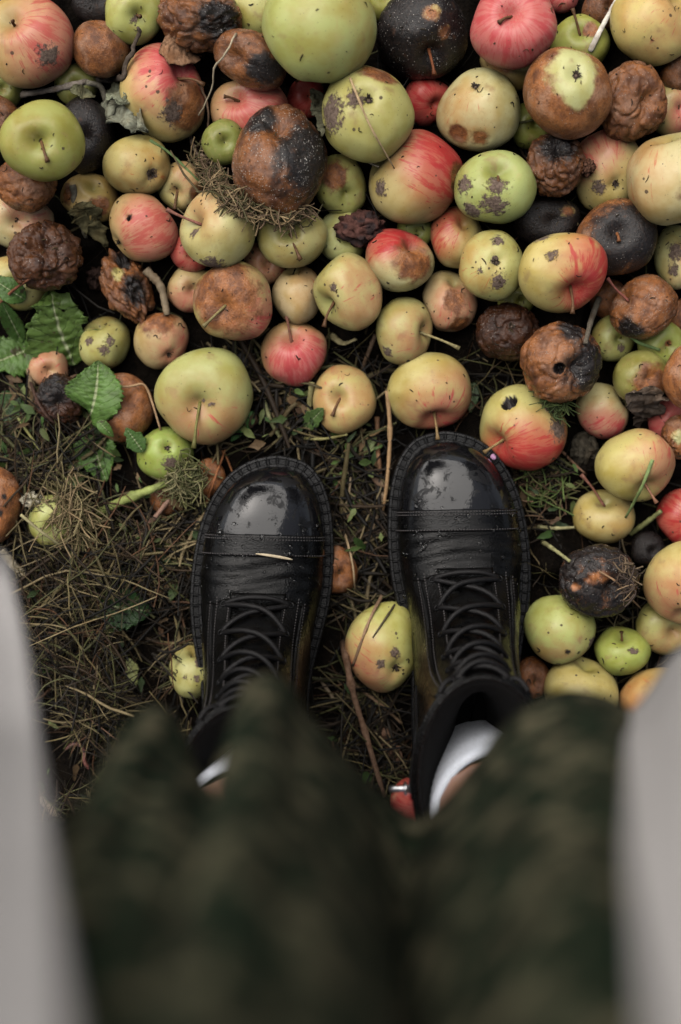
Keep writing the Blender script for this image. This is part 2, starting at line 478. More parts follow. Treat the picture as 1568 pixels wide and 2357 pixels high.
A(-6,270,50,52,0,'dark brown apple cut by the left edge above the bright green stemmed apple',('N',.2,.2),rotten=1,tone=.3,name='rotten_apple')
A(62,427,70,64,1,'mushy dark red brown apple under the bright green apple at the left edge',('N',.1,-.9),rotten=1,tone=.1,wr=.05,name='rotten_apple',crush=.05)
A(40,512,84,62,0,'cream and pink apple behind the mushy red brown one at the left edge',('N',.2,.2),'pale',(.4,-.2,.6,'pink'),(),.3)
A(105,588,87,83,2,'dark brown deeply wrinkled apple near the left edge above the green leaves',('N',.2,-.2),rotten=1,tone=.72,wr=.13,mold=.2,name='rotten_apple')
A(44,650,74,64,0,'yellow green apple peeping from under the deeply wrinkled brown apple',('N',.2,.2),'yellow',None,(),.2)
A(292,660,56,98,1,'torn squashed tan and black apple remnant beside the dry twig',('N',.1,-.8),rotten=.9,tone=.15,wr=.13,rot=22,name='rotten_apple',patches=[(.5,.15,.45,'k'),(-.1,-.9,.5,'k'),(-.2,-.3,.25,'-r')],crush=.2)
A(440,665,56,54,0,'dim yellow pink apple left behind the orange brown stemmed apple',('N',.2,.2),'peach',(0,.6,.5,'rose'))
A(535,692,92,91,1,'orange brown half rotten apple with a curved pale stem',('S',-.28,.32),'yellow',(.6,.5,.6,'rose'),[(-.3,.0,1.15,'r')],.1,stem=(468,752),scol=(.36,.30,.13))
A(440,582,48,46,0,'red sliver of apple under the long-stemmed pale yellow apple',('N',.2,.2),'red',(0,0,.7,'red'))
A(610,606,48,52,0,'pale pink apple wedged under the bright green bent-stemmed apple',('N',.2,.2),'peach',(0,0,.6,'pink'))
A(684,679,58,70,0,'plain pale yellow green apple below the bright green bent-stemmed apple',('N',-.1,-.9),'pale',(.8,-.2,.3,'orange'),(),.1)
A(677,815,76,75,1,'rosy pink apple with an upright reddish stem above the left boot',('S',-.1,-.42),'peach',(.1,.2,.85,'rose'),(),.1,stem=(660,728),scol=(.35,.15,.10))
A(931,762,66,78,1,'yellow green apple with red flecks and a long pale stem pointing right',('S',.82,.12),'lime',(.3,.3,.40,'rose'),[(-.6,.65,.18,'s')],.15,stem=(1058,802),scol=(.42,.36,.17))
A(1035,692,63,72,0,'flesh pink apple with a rosy bruise and torn skin',('N',.2,-.7),'peach',(.1,.2,.5,'pink'),[(.15,.1,.42,'r'),(.3,.85,.4,'r')],.1,lump=.06)
A(793,920,73,80,1,'yellow apple with radiating pink dashes and a short stem, between the boot tips',('S',-.2,.02),'yellow',(0,0,.42,'pink'),(),.12,stem=(765,958))
A(988,900,98,87,1,'broad plain yellow apple with stem hanging over the right boot tip',('S',.15,.86),'yellow',(.55,.7,.6,'rose'),(),.08,stem=(1008,1012),scol=(.40,.27,.12))
A(470,913,113,111,1,'large green yellow apple with a long green stem above the left boot',('S',-.1,.32),'lime',(.1,.95,.38,'rose'),[(.28,.28,.07,'s'),(.08,.2,.06,'s')],.10,stem=(446,1032),scol=(.25,.24,.07))
A(242,788,58,62,0,'small lime green apple with purple brown scabs on the leaves',('N',-.2,-.8),'lime',None,[(-.5,.05,.17,'s'),(.1,.35,.20,'s'),(.35,.05,.18,'s')],.4)
A(372,784,63,66,0,'cream pink apple with a brown rotten top, below the torn remnant',('C',.4,.7),'peach',(.6,.2,.5,'rose'),[(.0,-.75,.75,'r')],.12)
A(285,938,72,80,0,'soft orange brown apple with a bent straw over it, among green leaves',('N',.2,-.5),rotten=1,tone=.0,name='rotten_apple',lump=.05)
A(381,1045,65,63,0,'dull green apple with dark calyx below the large green yellow apple',('C',.2,-.2),'green',None,[(.3,.4,.3,'s')],.35)
A(140,919,58,59,0,'small black brown wrinkled apple beside the leafy sprig',('N',.2,.2),rotten=1,tone=.85,wr=.09,name='rotten_apple',patches=[(-.2,-.3,.8,'k')])
A(112,850,45,44,0,'small peach apple mostly hidden under leaves above the black wrinkled apple',('N',.2,.2),'peach',(0,0,.5,'pink'))
A(-28,1160,80,92,0,'orange brown apple with black dots cut by the left edge',('N',.2,.3),rotten=1,tone=.0,name='rotten_apple',spots=.4,patches=[(.6,.3,.10,'k'),(.7,-.2,.08,'k')])
A(126,1200,58,62,0,'lime green apple buried in dry grass near the left edge',('N',.2,.3),'lime',None,(),.3)
A(1171,763,75,69,0,'dusky purple brown rotten apple left of the torn orange brown apple',('C',.0,-.1),rotten=1,tone=.85,wr=.06,mold=.35,name='rotten_apple')
A(1291,836,95,93,1,'torn orange brown apple with blackened skin and a dark split',('N',.3,.3),rotten=1,tone=.12,wr=.06,mold=.3,name='rotten_apple',patches=[(.75,.2,.75,'k'),(-.15,.25,.15,'k'),(.2,-.75,.35,'k')])
A(1481,707,76,76,1,'brown apple dusted with white mould and a reddish stem on its left',('S',-.85,-.3),rotten=1,tone=.08,mold=.7,wr=.04,name='rotten_apple',stem=(1398,640),scol=(.35,.12,.09),patches=[(-.5,.75,.4,'k')])
A(1412,779,51,54,0,'small green apple below the mould-dusted stemmed brown apple',('N',.2,.2),'lime',None,[(.3,.6,.2,'s')],.2)
A(1522,792,56,54,0,'green apple with a single round brown spot near the right edge',('N',.2,.2),'green',None,[(.2,.1,.22,'r')],.1)
A(1476,868,66,62,0,'half olive half brown apple above the grey curled leaf',('N',.2,.2),'olive',None,[(.3,.35,.85,'r')],.25)
A(1387,946,63,65,0,'cream apple with a rosy underside, right of the apple with the hole',('C',.75,-.4),'pale',(-.1,.9,.75,'rose'),[(.8,-.3,.18,'s')],.12)
A(1592,866,68,76,1,'glossy orange red rotten apple cut by the right edge',('N',.2,.2),rotten=1,tone=.0,name='rotten_apple',lump=.05)
A(1546,966,54,54,0,'hot pink apple between the curled leaf and the right edge',('N',.2,.2),'red',(0,0,.7,'rose'))
A(1566,1006,44,52,0,'brown apple chunk with white flesh showing at the right edge',('N',.2,.2),rotten=.9,tone=.05,wr=.07,name='rotten_apple',patches=[(-.35,.0,.35,'-r')],skin='pale')
A(1461,1071,92,84,0,'plump yellow apple with a grass blade across it and a stem below',('S',.28,.74),'yellow',(.7,-.1,.6,'pink'),[(.15,.3,.08,'s')],.16,stem=(1512,1158),scol=(.40,.19,.11))
A(1390,1189,71,62,0,'yellow green apple with a long curved stem rising to the upper left',('S',-.05,-.68),'yellow',(.6,.2,.15,'pink'),(),.14,stem=(1338,1092),scol=(.38,.17,.12))
A(1205,985,100,96,1,'yellow and red apple with a dark wormhole, its stem over the right boot',('S',-.74,.42),'yellow',(.0,.75,.95,'red'),[(.7,.05,.28,'s'),(.5,-.45,.18,'s')],.18,stem=(1114,1042),scol=(.38,.26,.11),rot=-15)
A(1576,1190,66,66,0,'red streaked apple cut by the right edge beside the long-stemmed yellow green one',('N',.2,.2),'pink',(0,0,1,'red'))
A(1580,1342,97,98,1,'large greenish yellow apple cut by the right edge, leaning on another',('N',-.2,.9),'yellow',(-.2,.4,.45,'rose'),(),.1)
A(1379,1336,94,85,1,'black rotten apple flecked with bright orange patches',('N',.3,.2),rotten=1,black=.62,wr=.06,mold=.25,name='rotten_apple',patches=[(-.35,-.05,.15,'r'),(-.7,.15,.1,'r'),(-.05,-.15,.18,'r')],lump=.05)
A(1492,1263,40,42,0,'small black apple between the orange-flecked black one and the red one',('N',.2,.2),rotten=.5,black=1,name='rotten_apple')
A(1288,1449,83,80,0,'yellow green apple with two round black dots, right of the right boot',('C',.45,-.8),'lime',(.0,.9,.3,'rose'),[(.1,.55,.07,'k'),(.42,.6,.06,'k'),(.85,.35,.2,'s')],.25)
A(1433,1499,64,56,0,'small green apple with one brown scab, lowest but two on the right',('S',-.1,-.75),'green',None,[(.25,-.1,.18,'s')],.15)
A(1532,1440,70,68,0,'yellow green apple underneath the large greenish yellow one at right',('N',.2,.2),'lime',(.2,.4,.3,'rose'))
A(1337,1591,85,80,0,'plain yellow green apple half hidden by the skirt hem',('N',.2,-.9),'yellow')
A(1510,1618,87,82,0,'yellow orange apple half hidden by the right coat panel',('N',.2,.2),'gold',(-.6,.3,.5,'orange'))
A(882,1490,88,106,0,'yellow green apple with black specks and crossing twigs, between the boots',('C',.35,.45),'lime',(-.7,.7,.5,'rose'),[(.3,.05,.14,'s'),(-.1,.3,.12,'s')],.4)
A(442,1546,52,62,0,'lime apple with three dark spots squeezed against the left boot',('N',.2,-.9),'lime',None,[(-.2,.1,.10,'s'),(.3,.15,.13,'s'),(.4,-.45,.2,'s')],.2)
A(778,1311,46,55,0,'russet brown apple between the two boots',('N',.2,.2),rotten=1,tone=.05,name='rotten_apple')
A(955,1846,58,56,0,'red apple just behind the zipper of the right boot',('N',.2,.2),'pink',(0,0,1,'red'))
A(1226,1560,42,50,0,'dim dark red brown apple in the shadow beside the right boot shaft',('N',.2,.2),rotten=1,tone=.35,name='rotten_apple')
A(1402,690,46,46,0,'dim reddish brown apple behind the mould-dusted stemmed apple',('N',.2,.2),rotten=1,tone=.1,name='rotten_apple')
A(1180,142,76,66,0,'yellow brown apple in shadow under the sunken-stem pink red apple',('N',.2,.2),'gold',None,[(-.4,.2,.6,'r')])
A(178,196,52,46,0,'olive apple under the grey twig near the top left',('N',.2,.2),'olive')
A(514,328,50,52,0,'olive green apple in the gap left of the big mouldy apple',('N',.2,.2),'olive')
A(706,226,46,46,0,'dark red apple in the gap above the big mouldy apple',('N',.2,.2),'red',(0,0,.8,'red'))
A(956,534,42,40,0,'small green apple glimpsed below the crimson striped apple',('N',.2,.2),'green')
A(882,0,50,48,0,'green apple glimpsed between the largest green and the black one at the top edge',('N',.2,.2),'green')
A(226,4,60,58,0,'black rotten apple at the top edge above the smooth brown one',('N',.2,.2),rotten=.5,black=1,name='rotten_apple')
A(1566,168,46,44,0,'brown red apple sliver at the right edge below the corner apple',('N',.2,.2),rotten=1,tone=.3,name='rotten_apple')
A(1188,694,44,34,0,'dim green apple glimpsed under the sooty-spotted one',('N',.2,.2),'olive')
A(1582,738,46,50,0,'red brown apple sliver at the right edge beside the mould-dusted one',('N',.2,.2),rotten=1,tone=.05,name='rotten_apple')
A(8,206,46,44,0,'olive brown apple sliver at the left edge below the corner apple',('N',.2,.2),'olive')
A(386,1148,42,38,0,'dark red brown apple under the green stalk left of the left boot',('N',.2,.2),rotten=1,tone=.3,name='rotten_apple')
A(482,1098,38,44,0,'orange red apple half hidden by the rim of the left boot',('N',.2,.2),rotten=1,tone=.0,name='rotten_apple')

# ------------------------------------------------------------------ resting heights
def g0(x, y):
    """the bare ground: level round the boots, rising under the heap at the top"""
    x = np.asarray(x, float); y = np.asarray(y, float)
    h = 0.035 * sstep(0.06, 0.40, y)
    q = np.c_[np.ravel(x) * 9, np.ravel(y) * 9, np.zeros(np.size(x))]
    return h + 0.006 * vnoise(q, 3).reshape(np.shape(x))

order = sorted(range(len(APPLES)), key=lambda i: (APPLES[i]['L'], i))
placed = []
for i in order:
    a = APPLES[i]
    z = 0.03
    for it in range(6):
        p = P(a['cx'], a['cy'], z)
        r = 0.5 * (a['rx'] + a['ry']) * px2s(z)
        zz = float(g0(p[0], p[1])) + 0.80 * r
        for (q, rq, Lq) in placed:
            R = (r + rq) * (0.93 if Lq != a['L'] else 0.84)
            d = math.hypot(p[0] - q[0], p[1] - q[1])
            if d < R:
                zz = max(zz, q[2] + math.sqrt(R * R - d * d) * 0.92)
        z = 0.5 * z + 0.5 * zz if it < 5 else zz
    a['p'] = P(a['cx'], a['cy'], z)
    a['r'] = 0.5 * (a['rx'] + a['ry']) * px2s(z)
    placed.append((a['p'], a['r'], a['L']))
print('apple z', [(a['cx'], a['cy'], a['L'], round(float(a['p'][2]), 3), round(a['r'], 3)) for a in APPLES if a['p'][2] > .1])

def axis_frame(ax):
    ox, oy = ax[1], -ax[2]
    k = math.hypot(ox, oy)
    if k > .98:
        ox, oy = ox / k * .98, oy / k * .98
    v = np.array([ox, oy, math.sqrt(max(0.0, 1 - ox * ox - oy * oy))])
    v /= np.linalg.norm(v)
    if ax[0] == 'C':
        v = -v
    ref = np.array([0, 0, 1.0]) if abs(v[2]) < .9 else np.array([1.0, 0, 0])
    x = np.cross(ref, v); x /= np.linalg.norm(x)
    y = np.cross(v, x)
    return np.c_[x, y, v]

def build_apple(idx, a):
    hi = a['wr'] > 0.02 or a['crush'] > 0
    nu, nv = (128, 84) if hi else (80, 52)
    sr = np.random.default_rng(1000 + idx)
    t = np.linspace(0, np.pi, nv + 1)[1:-1]
    th = np.linspace(0, 2 * np.pi, nu, endpoint=False)
    TT, TH = np.meshgrid(t, th, indexing='ij')
    TT = np.r_[0.0, TT.ravel(), np.pi]
    TH = np.r_[0.0, TH.ravel(), 0.0]
    u = np.c_[np.sin(TT) * np.cos(TH), np.sin(TT) * np.sin(TH), np.cos(TT)]
    off = sr.uniform(-50, 50, 3)
    dep_s, dep_c = sr.uniform(.30, .40), sr.uniform(.16, .24)
    R = 1 - dep_s * np.exp(-(TT / .30) ** 2) - dep_c * np.exp(-((np.pi - TT) / .26) ** 2)
    R = R * (1 + .018 * np.cos(5 * TH + sr.uniform(0, 6)) * np.sin(TT) * (.4 + .8 * (TT / np.pi) ** 2) + .018 * np.cos(3 * TH + sr.uniform(0, 6)) * np.sin(TT))
    R = R * (1 + a['lump'] * 1.2 * fbm(u * 1.1 + off, 5, 2))
    asp = sr.uniform(.84, .93)
    taper = sr.uniform(.03, .10)
    V = u * R[:, None]
    V[:, 2] *= asp
    wid = 1 + taper * np.cos(TT)
    V[:, 0] *= wid; V[:, 1] *= wid
    if a['wr'] > 0:
        q = u * 2.0 + off
        q = q + .6 * np.c_[vnoise(u * 2.1 + off, 31), vnoise(u * 2.1 + off, 32), vnoise(u * 2.1 + off, 33)]
        ridge = 1 - np.abs(fbm(q, 11, 2)) * 2.6
        ridge2 = 1 - np.abs(vnoise(q * 3.1, 14)) * 2.0
        d = -np.clip(ridge, 0, 1) ** 2 * 1.3 - .35 * np.clip(ridge2, 0, 1) ** 2 + .45 * fbm(u * 6 + off, 12, 3)
        V *= (1 + a['wr'] * d)[:, None]
    if a['crush'] > 0:
        V *= (1 + a['crush'] * (fbm(u * 1.5 + off, 41, 3) - .4 * np.clip(vnoise(u * 3 + off, 42), 0, 1)))[:, None]
    # flattened and pressed spots
    for k in range(int(sr.integers(2, 5))):
        dv = sr.normal(size=3); dv /= np.linalg.norm(dv)
        cd = V @ dv
        m_ = cd.max()
        k_ = sstep(m_ * sr.uniform(.62, .78), m_ * 1.05, cd)
        V = V - np.outer(k_ * m_ * sr.uniform(.03, .09), dv)
    Rm = axis_frame(a['ax'])
    W = V @ Rm.T
    uw = u @ Rm.T
    # the wormhole
    holes = {(1205, 985): [(-.42, -.60, .21)], (1291, 836): [(-.12, .28, .17)], (333, 524): [(-.28, -.10, .07)]}.get((a['cx'], a['cy']), [])
    Wn = W / (np.linalg.norm(W, axis=1)[:, None] + 1e-9)
    hole_m = np.zeros(len(W))
    for (hx, hy, hr) in holes:
        hv = np.array([hx, -hy, math.sqrt(max(.02, 1 - hx * hx - hy * hy))]); hv /= np.linalg.norm(hv)
        ang = np.arccos(np.clip(Wn @ hv, -1, 1))
        k = 1 - sstep(hr * .55, hr * 1.15, ang)
        W *= (1 - .34 * k)[:, None]
        hole_m = np.maximum(hole_m, 1 - sstep(hr * .8, hr * 1.3, ang))
    # fit the outline
    s = px2s(a['p'][2])
    rr = math.radians(a['rot'])
    c_, s_ = math.cos(rr), math.sin(rr)
    X = W[:, 0] * c_ + W[:, 1] * s_
    Y = -W[:, 0] * s_ + W[:, 1] * c_
    ex, ey = .5 * (X.max() - X.min()), .5 * (Y.max() - Y.min())
    cx, cy = .5 * (X.max() + X.min()), .5 * (Y.max() + Y.min())
    X = (X - cx) / ex * a['rx'] * s
    Y = (Y - cy) / ey * a['ry'] * s
    ez = .5 * (W[:, 2].max() - W[:, 2].min()); cz = .5 * (W[:, 2].max() + W[:, 2].min())
    Z = (W[:, 2] - cz) / ez * a['r'] * min(ez / max(ex, ey), 1.0) * 1.0
    V3 = np.c_[X * c_ - Y * s_, X * s_ + Y * c_, Z]
    # attributes
    vd = V3 / np.array([a['rx'] * s, a['ry'] * s, a['r']])
    vd = vd / (np.linalg.norm(vd, axis=1)[:, None] + 1e-9)
    n = len(V3)
    base = np.array(SK[a['skin']])
    base = base * (1 + sr.uniform(-.08, .08, 3))
    skin = np.tile(base, (n, 1))
    # skin turns greener in the stem hollow
    hol = np.exp(-(TT / .42) ** 2)[:, None]
    skin = skin * (1 - .55 * hol) + np.array([.22, .24, .05]) * .55 * hol
    blush = np.zeros(n); bcol = np.array(BC['pink'])
    if not a['blush'] and a['skin'] in ('yellow', 'pale', 'gold', 'lime'):
        bd = sr.normal(size=3); bd /= np.linalg.norm(bd)
        blush = (.45 if a['skin'] != 'lime' else .22) * sstep(-.1, 1.0, vd @ bd)
        bcol = np.array(BC['orange'])
    if a['blush']:
        bx, by, amt, bc = a['blush']
        amt = min(1.0, amt * 1.15)
        bcol = np.array(BC[bc])
        if bx == 0 and by == 0:
            blush[:] = amt * .85
        else:
            bd = np.array([bx, -by, .35]); bd /= np.linalg.norm(bd)
            blush = amt * sstep(-.35, .95, vd @ bd)
    mr = np.full(n, a['rotten'] * 1.0); ms = np.zeros(n); mb = np.full(n, a['black'] * 1.35)
    sink = np.zeros(n)
    for pt in a['patches']:
        pv = np.array([pt[0], -pt[1], math.sqrt(max(.0, 1 - pt[0] ** 2 - pt[1] ** 2))]); pv /= np.linalg.norm(pv)
        ang = np.arccos(np.clip(vd @ pv, -1, 1))
        wdt = .75 * pt[2] + .05
        k = np.clip(.5 + (pt[2] - ang) / (2 * wdt), 0, 1)
        if pt[3] == 'r' and a['rotten'] < .5: sink = np.maximum(sink, k)
        if pt[3] == 'r': mr = np.maximum(mr, k); mb = np.minimum(mb, 1 - k) if a['black'] else mb
        elif pt[3] == 's': ms = np.maximum(ms, k)
        elif pt[3] == 'k': mb = np.maximum(mb, k * 1.2)
        elif pt[3] == '-r': mr = np.minimum(mr, 1 - k)
    mb = np.maximum(mb, hole_m * 1.2)
    if a['ax'][0] == 'C':
        ms = np.maximum(ms, np.clip(1.1 - (np.pi - TT) / .16, 0, 1))
    sk_ = sstep(.35, .8, sink)                          # soft rot sinks in and puckers
    V3 = V3 * (1 - sk_ * (.065 + .022 * fbm(u * 7 + off, 61, 2)))[:, None]
    masks = np.c_[mr, ms, mb, np.full(n, a['mold'])]
    par = np.c_[blush, np.full(n, a['spots']), np.full(n, a['tone'] + (.14 if a['rotten'] >= .9 and a['tone'] > .02 else 0))]
    polar = np.c_[np.cos(TH) * np.clip(np.sin(TT) * 3, 0, 1) * 4.2, np.sin(TH) * np.clip(np.sin(TT) * 3, 0, 1) * 4.2, TT * 1.1] + off
    # faces
    F = []
    m = nv - 1
    for j in range(nu):
        k = (j + 1) % nu
        F.append((0, 1 + j, 1 + k))
        F.append((1 + (m - 1) * nu + j, n - 1, 1 + (m - 1) * nu + k))
    I = (1 + np.arange(m - 1)[:, None] * nu + np.arange(nu)[None, :])
    Jn = np.roll(np.arange(nu), -1)
    I2 = (1 + np.arange(m - 1)[:, None] * nu + Jn[None, :])
    Q = np.stack([I, I + nu, I2 + nu, I2], -1).reshape(-1, 4).tolist()
    parts = bool(a['stem']) or a['ax'][0] in 'SC'
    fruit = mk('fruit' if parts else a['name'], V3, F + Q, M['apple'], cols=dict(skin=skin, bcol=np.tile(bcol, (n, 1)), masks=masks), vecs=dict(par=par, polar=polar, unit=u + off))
    if parts:                                           # fruit, stem and calyx hang under one empty
        o = empty(a['name'], a['p'])
        fruit.parent = o
    else:
        o = fruit
        o.location = a['p']
    tag(o, a['label'], 'apple', 'windfall apples heaped on the ground')
    a['V3'] = V3
    r = a['r']
    # stem
    if a['stem'] or a['ax'][0] == 'S':
        st = V3[0] * 0.93
        axw = V3[0] / np.linalg.norm(V3[0])
        if a['stem']:
            zc = a['p'][2] + st[2]
            zend = zc + .22 * r * max(.25, axw[2]) + (.05 * r)
            e = P(a['stem'][0], a['stem'][1], zend) - a['p']
        else:
            e = st + axw * r * .42 + sr.uniform(-.1, .1, 3) * r
        mid = .5 * (st + e) + axw * r * .10
        pts = crom([st, mid, e], 9)
        L = np.linalg.norm(e - st)
        w = .0010 + .0004 * (r / .033)
        rad = w * np.array([1.1, .9, .78, .72, .70, .74, .85, 1.15, 1.45])
        V, Fc = tube(pts, rad, 8)
        c = np.array(a['scol'] or (.20, .10, .045))
        tt = np.repeat(np.linspace(0, 1, 9), 8)[:, None]
        col = c * (1 - .45 * tt ** 2)
        mk('stem', V, Fc, M['stem'], o, cols=dict(tint=col))
    if a['ax'][0] == 'C':
        b_ = MB()
        pc = V3[-1]
        nrm = pc / np.linalg.norm(pc)
        e1 = np.cross(nrm, [0.3, 1, 0.2]); e1 /= np.linalg.norm(e1); e2 = np.cross(nrm, e1)
        for k in range(7):
            an = k / 7 * 2 * np.pi + sr.uniform(-.3, .3)
            d = np.cos(an) * e1 + np.sin(an) * e2
            w_ = np.cross(d, nrm)
            ln = r * sr.uniform(.09, .15)
            b0 = pc + d * r * .03
            tip = pc + d * ln + nrm * r * sr.uniform(.02, .12)
            mid = .5 * (b0 + tip) + nrm * r * .05
            b_.add([b0 + w_ * r * .03, b0 - w_ * r * .03, mid - w_ * r * .022, mid + w_ * r * .022, tip], [(0, 1, 2, 3), (3, 2, 4)], (.045, .032, .022))
        b_.build('calyx', M['stem'], o)
    return o

for i, a in enumerate(APPLES):
    build_apple(i, a)

# ------------------------------------------------------------------ ground under and between them
def ground_height(x, y):
    x = np.asarray(x, float); y = np.asarray(y, float)
    g = g0(x, y)
    E = np.full(x.shape, 1e3)
    for a in APPLES:
        p, r = a['p'], a['r']
        d2 = (x - p[0]) ** 2 + (y - p[1]) ** 2
        low = p[2] - np.maximum(.62 * r, .97 * np.sqrt(np.maximum(r * r - d2, 0)))
        E = np.where(d2 < (1.55 * r) ** 2, np.minimum(E, low), E)
    E = np.where(E > 100, g, E)
    return np.where(E > g, E, np.minimum(g, E + .012))

def grid_axis(lo, hi, n, far):
    c = np.linspace(lo, hi, n)
    return np.r_[[-f for f in far[::-1]], c, far]
gx = grid_axis(-.52, .52, 230, [.6, .8, 1.2, 2, 4, 10, 30, 90])
gy = grid_axis(-.52, .60, 250, [.7, .9, 1.3, 2, 4, 10, 30, 90])
GX, GY = np.meshgrid(gx, gy)
GZ = ground_height(GX, GY)
for _ in range(2):
    Z2 = GZ.copy()
    Z2[1:-1, 1:-1] = (GZ[1:-1, 1:-1] * 4 + GZ[:-2, 1:-1] + GZ[2:, 1:-1] + GZ[1:-1, :-2] + GZ[1:-1, 2:]) / 8
    GZ = Z2
near = (np.abs(GX) < .6) & (np.abs(GY) < .7)
q = np.c_[GX.ravel() * 60, GY.ravel() * 60, np.zeros(GX.size)]
GZ = GZ + np.where(near, .0035 * fbm(q, 8, 3).reshape(GX.shape), 0)
def soil_material():
    m, nt, b = new_mat('dark_soil')
    n = NB(nt)
    g = n.node('ShaderNodeNewGeometry').outputs['Position']
    a = n.noise(g, 45.0, 5, 0.65)
    c = n.noise(g, 260.0, 4, 0.65)
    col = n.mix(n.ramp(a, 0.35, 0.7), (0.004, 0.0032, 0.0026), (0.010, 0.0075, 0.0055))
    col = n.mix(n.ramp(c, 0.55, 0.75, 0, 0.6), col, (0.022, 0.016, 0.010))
    n.link(col, b.inputs['Base Color'])
    b.inputs['Roughness'].default_value = 0.9
    b.inputs['Specular IOR Level'].default_value = 0.05
    n.link(n.bump(n.math('ADD', a, c), 0.8, 0.004), b.inputs['Normal'])
    return m
M['soil'] = soil_material()
ny, nx = GX.shape
I = np.arange(ny * nx).reshape(ny, nx)
GF = np.stack([I[:-1, :-1], I[:-1, 1:], I[1:, 1:], I[1:, :-1]], -1).reshape(-1, 4)
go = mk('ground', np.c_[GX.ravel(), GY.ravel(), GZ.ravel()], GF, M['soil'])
tag(go, 'dark damp soil under the fallen apples', kind='structure')

def ground_z(x, y):
    """height of the finished ground, bilinear"""
    x = np.asarray(x, float); y = np.asarray(y, float)
    ix = np.clip(np.searchsorted(gx, x) - 1, 0, nx - 2); iy = np.clip(np.searchsorted(gy, y) - 1, 0, ny - 2)
    fx = (x - gx[ix]) / (gx[ix + 1] - gx[ix]); fy = (y - gy[iy]) / (gy[iy + 1] - gy[iy])
    return (GZ[iy, ix] * (1 - fx) * (1 - fy) + GZ[iy, ix + 1] * fx * (1 - fy) + GZ[iy + 1, ix] * (1 - fx) * fy + GZ[iy + 1, ix + 1] * fx * fy)

def top_z(x, y):
    """highest apple or ground surface at a point"""
    x = np.atleast_1d(np.asarray(x, float)); y = np.atleast_1d(np.asarray(y, float))
    z = ground_z(x, y)
    for a in APPLES:
        p = a['p']; s = px2s(p[2])
        d = ((x - p[0]) / (a['rx'] * s)) ** 2 + ((y - p[1]) / (a['ry'] * s)) ** 2
        zz = p[2] + a['r'] * .95 * np.sqrt(np.maximum(0, 1 - d))
        z = np.where(d < 1, np.maximum(z, zz), z)
    return z
# ------------------------------------------------------------------ boots
def leather(name, base, r_lo, r_hi, grain, smear=0.0, gscale=900.0, coat=0.0, smudge=0.0, spec=0.26):
    m, nt, b = new_mat(name)
    n = NB(nt)
    g = n.node('ShaderNodeTexCoord').outputs['Object']
    big = n.noise(g, 38.0, 5, 0.62, 0.4)
    fine = n.voro(g, gscale, 'SMOOTH_F1').outputs['Distance']
    mid = n.noise(g, 300.0, 4, 0.6)
    dust = n.noise(g, 120.0, 6, 0.7)
    col = n.mix(n.ramp(dust, 0.60, 0.80, 0, 0.35), base, (0.012, 0.010, 0.008))
    n.link(col, b.inputs['Base Color'])
    ro = n.ramp(n.math('ADD', n.math('MULTIPLY', big, 0.75), n.math('MULTIPLY', dust, 0.25)), 0.40, 0.62, r_lo, r_hi)
    if smudge:                                          # dull dried patches in the polish
        sm = n.noise(n.vadd(g, (.31, .12, .4)), 62.0, 7, 0.72, 0.6)
        sm = n.ramp(sm, 0.53, 0.60)
        ro = n.mixf(n.math('MULTIPLY', sm, smudge), ro, 0.62)
        n.link(n.mixf(sm, 0.50, 0.50 * (1 - .65 * smudge)), b.inputs['Specular IOR Level'])
    n.link(ro, b.inputs['Roughness'])
    if not smudge: b.inputs['Specular IOR Level'].default_value = spec
    b.inputs['Coat Weight'].default_value = coat
    b.inputs['Coat Roughness'].default_value = 0.08
    crease = n.noise(n.vmul(g, (0.5, 3.2, 1.0)), 55.0, 4, 0.6, 0.8)
    h = n.math('ADD', n.math('MULTIPLY', fine, grain), n.math('MULTIPLY', mid, 0.25 * grain))
    h = n.math('ADD', h, n.math('MULTIPLY', crease, smear))
    n.link(n.bump(h, 0.5, 0.0011), b.inputs['Normal'])
    return m
M['cap'] = leather('polished_toe_leather', (.006, .006, .007), .03, .11, .05, .14, smudge=.75)
M['band'] = leather('band_leather', (.003, .003, .0032), .10, .36, .25, .3, spec=.24)
M['vamp'] = leather('creased_leather', (.0025, .0025, .0026), .22, .44, .45, .9, spec=.19)
M['shaft'] = leather('grained_leather', (.0025, .0024, .0025), .25, .46, .8, .35, 700.0, spec=.17)
M['rubber'] = leather('black_rubber', (.006, .006, .0065), .30, .50, .35, .0, spec=.22)
def cloth_mat(name, col, rough=.85, scale=1500.0):
    m, nt, b = new_mat(name)
    n = NB(nt)
    g = n.node('ShaderNodeTexCoord').outputs['Object']
    w = n.noise(g, scale, 2, .6)
    c = n.mix(n.ramp(w, .35, .7, 0, .4), col, tuple(x * .55 for x in col))
    n.link(c, b.inputs['Base Color'])
    b.inputs['Roughness'].default_value = rough
    b.inputs['Specular IOR Level'].default_value = .25
    n.link(n.bump(w, .5, .0006), b.inputs['Normal'])
    return m
M['lace'] = cloth_mat('waxed_lace', (.007, .0065, .007), .5, 1800.0)
M['lining'] = cloth_mat('dark_lining', (.003, .0028, .0028), .95)
M['thread'] = cloth_mat('black_thread', (.055, .050, .050), .55)
M['sock'] = cloth_mat('white_cotton', (.74, .78, .86), .9, 900.0)
m_, nt_, b_ = new_mat('zip_metal')
b_.inputs['Base Color'].default_value = (.62, .62, .64, 1); b_.inputs['Metallic'].default_value = 1.0; b_.inputs['Roughness'].default_value = .28
M['metal'] = m_
m_, nt_, b_ = new_mat('water_drop')
b_.inputs['Base Color'].default_value = (1, 1, 1, 1); b_.inputs['Roughness'].default_value = .02
b_.inputs['Transmission Weight'].default_value = 1.0; b_.inputs['IOR'].default_value = 1.33
M['water'] = m_

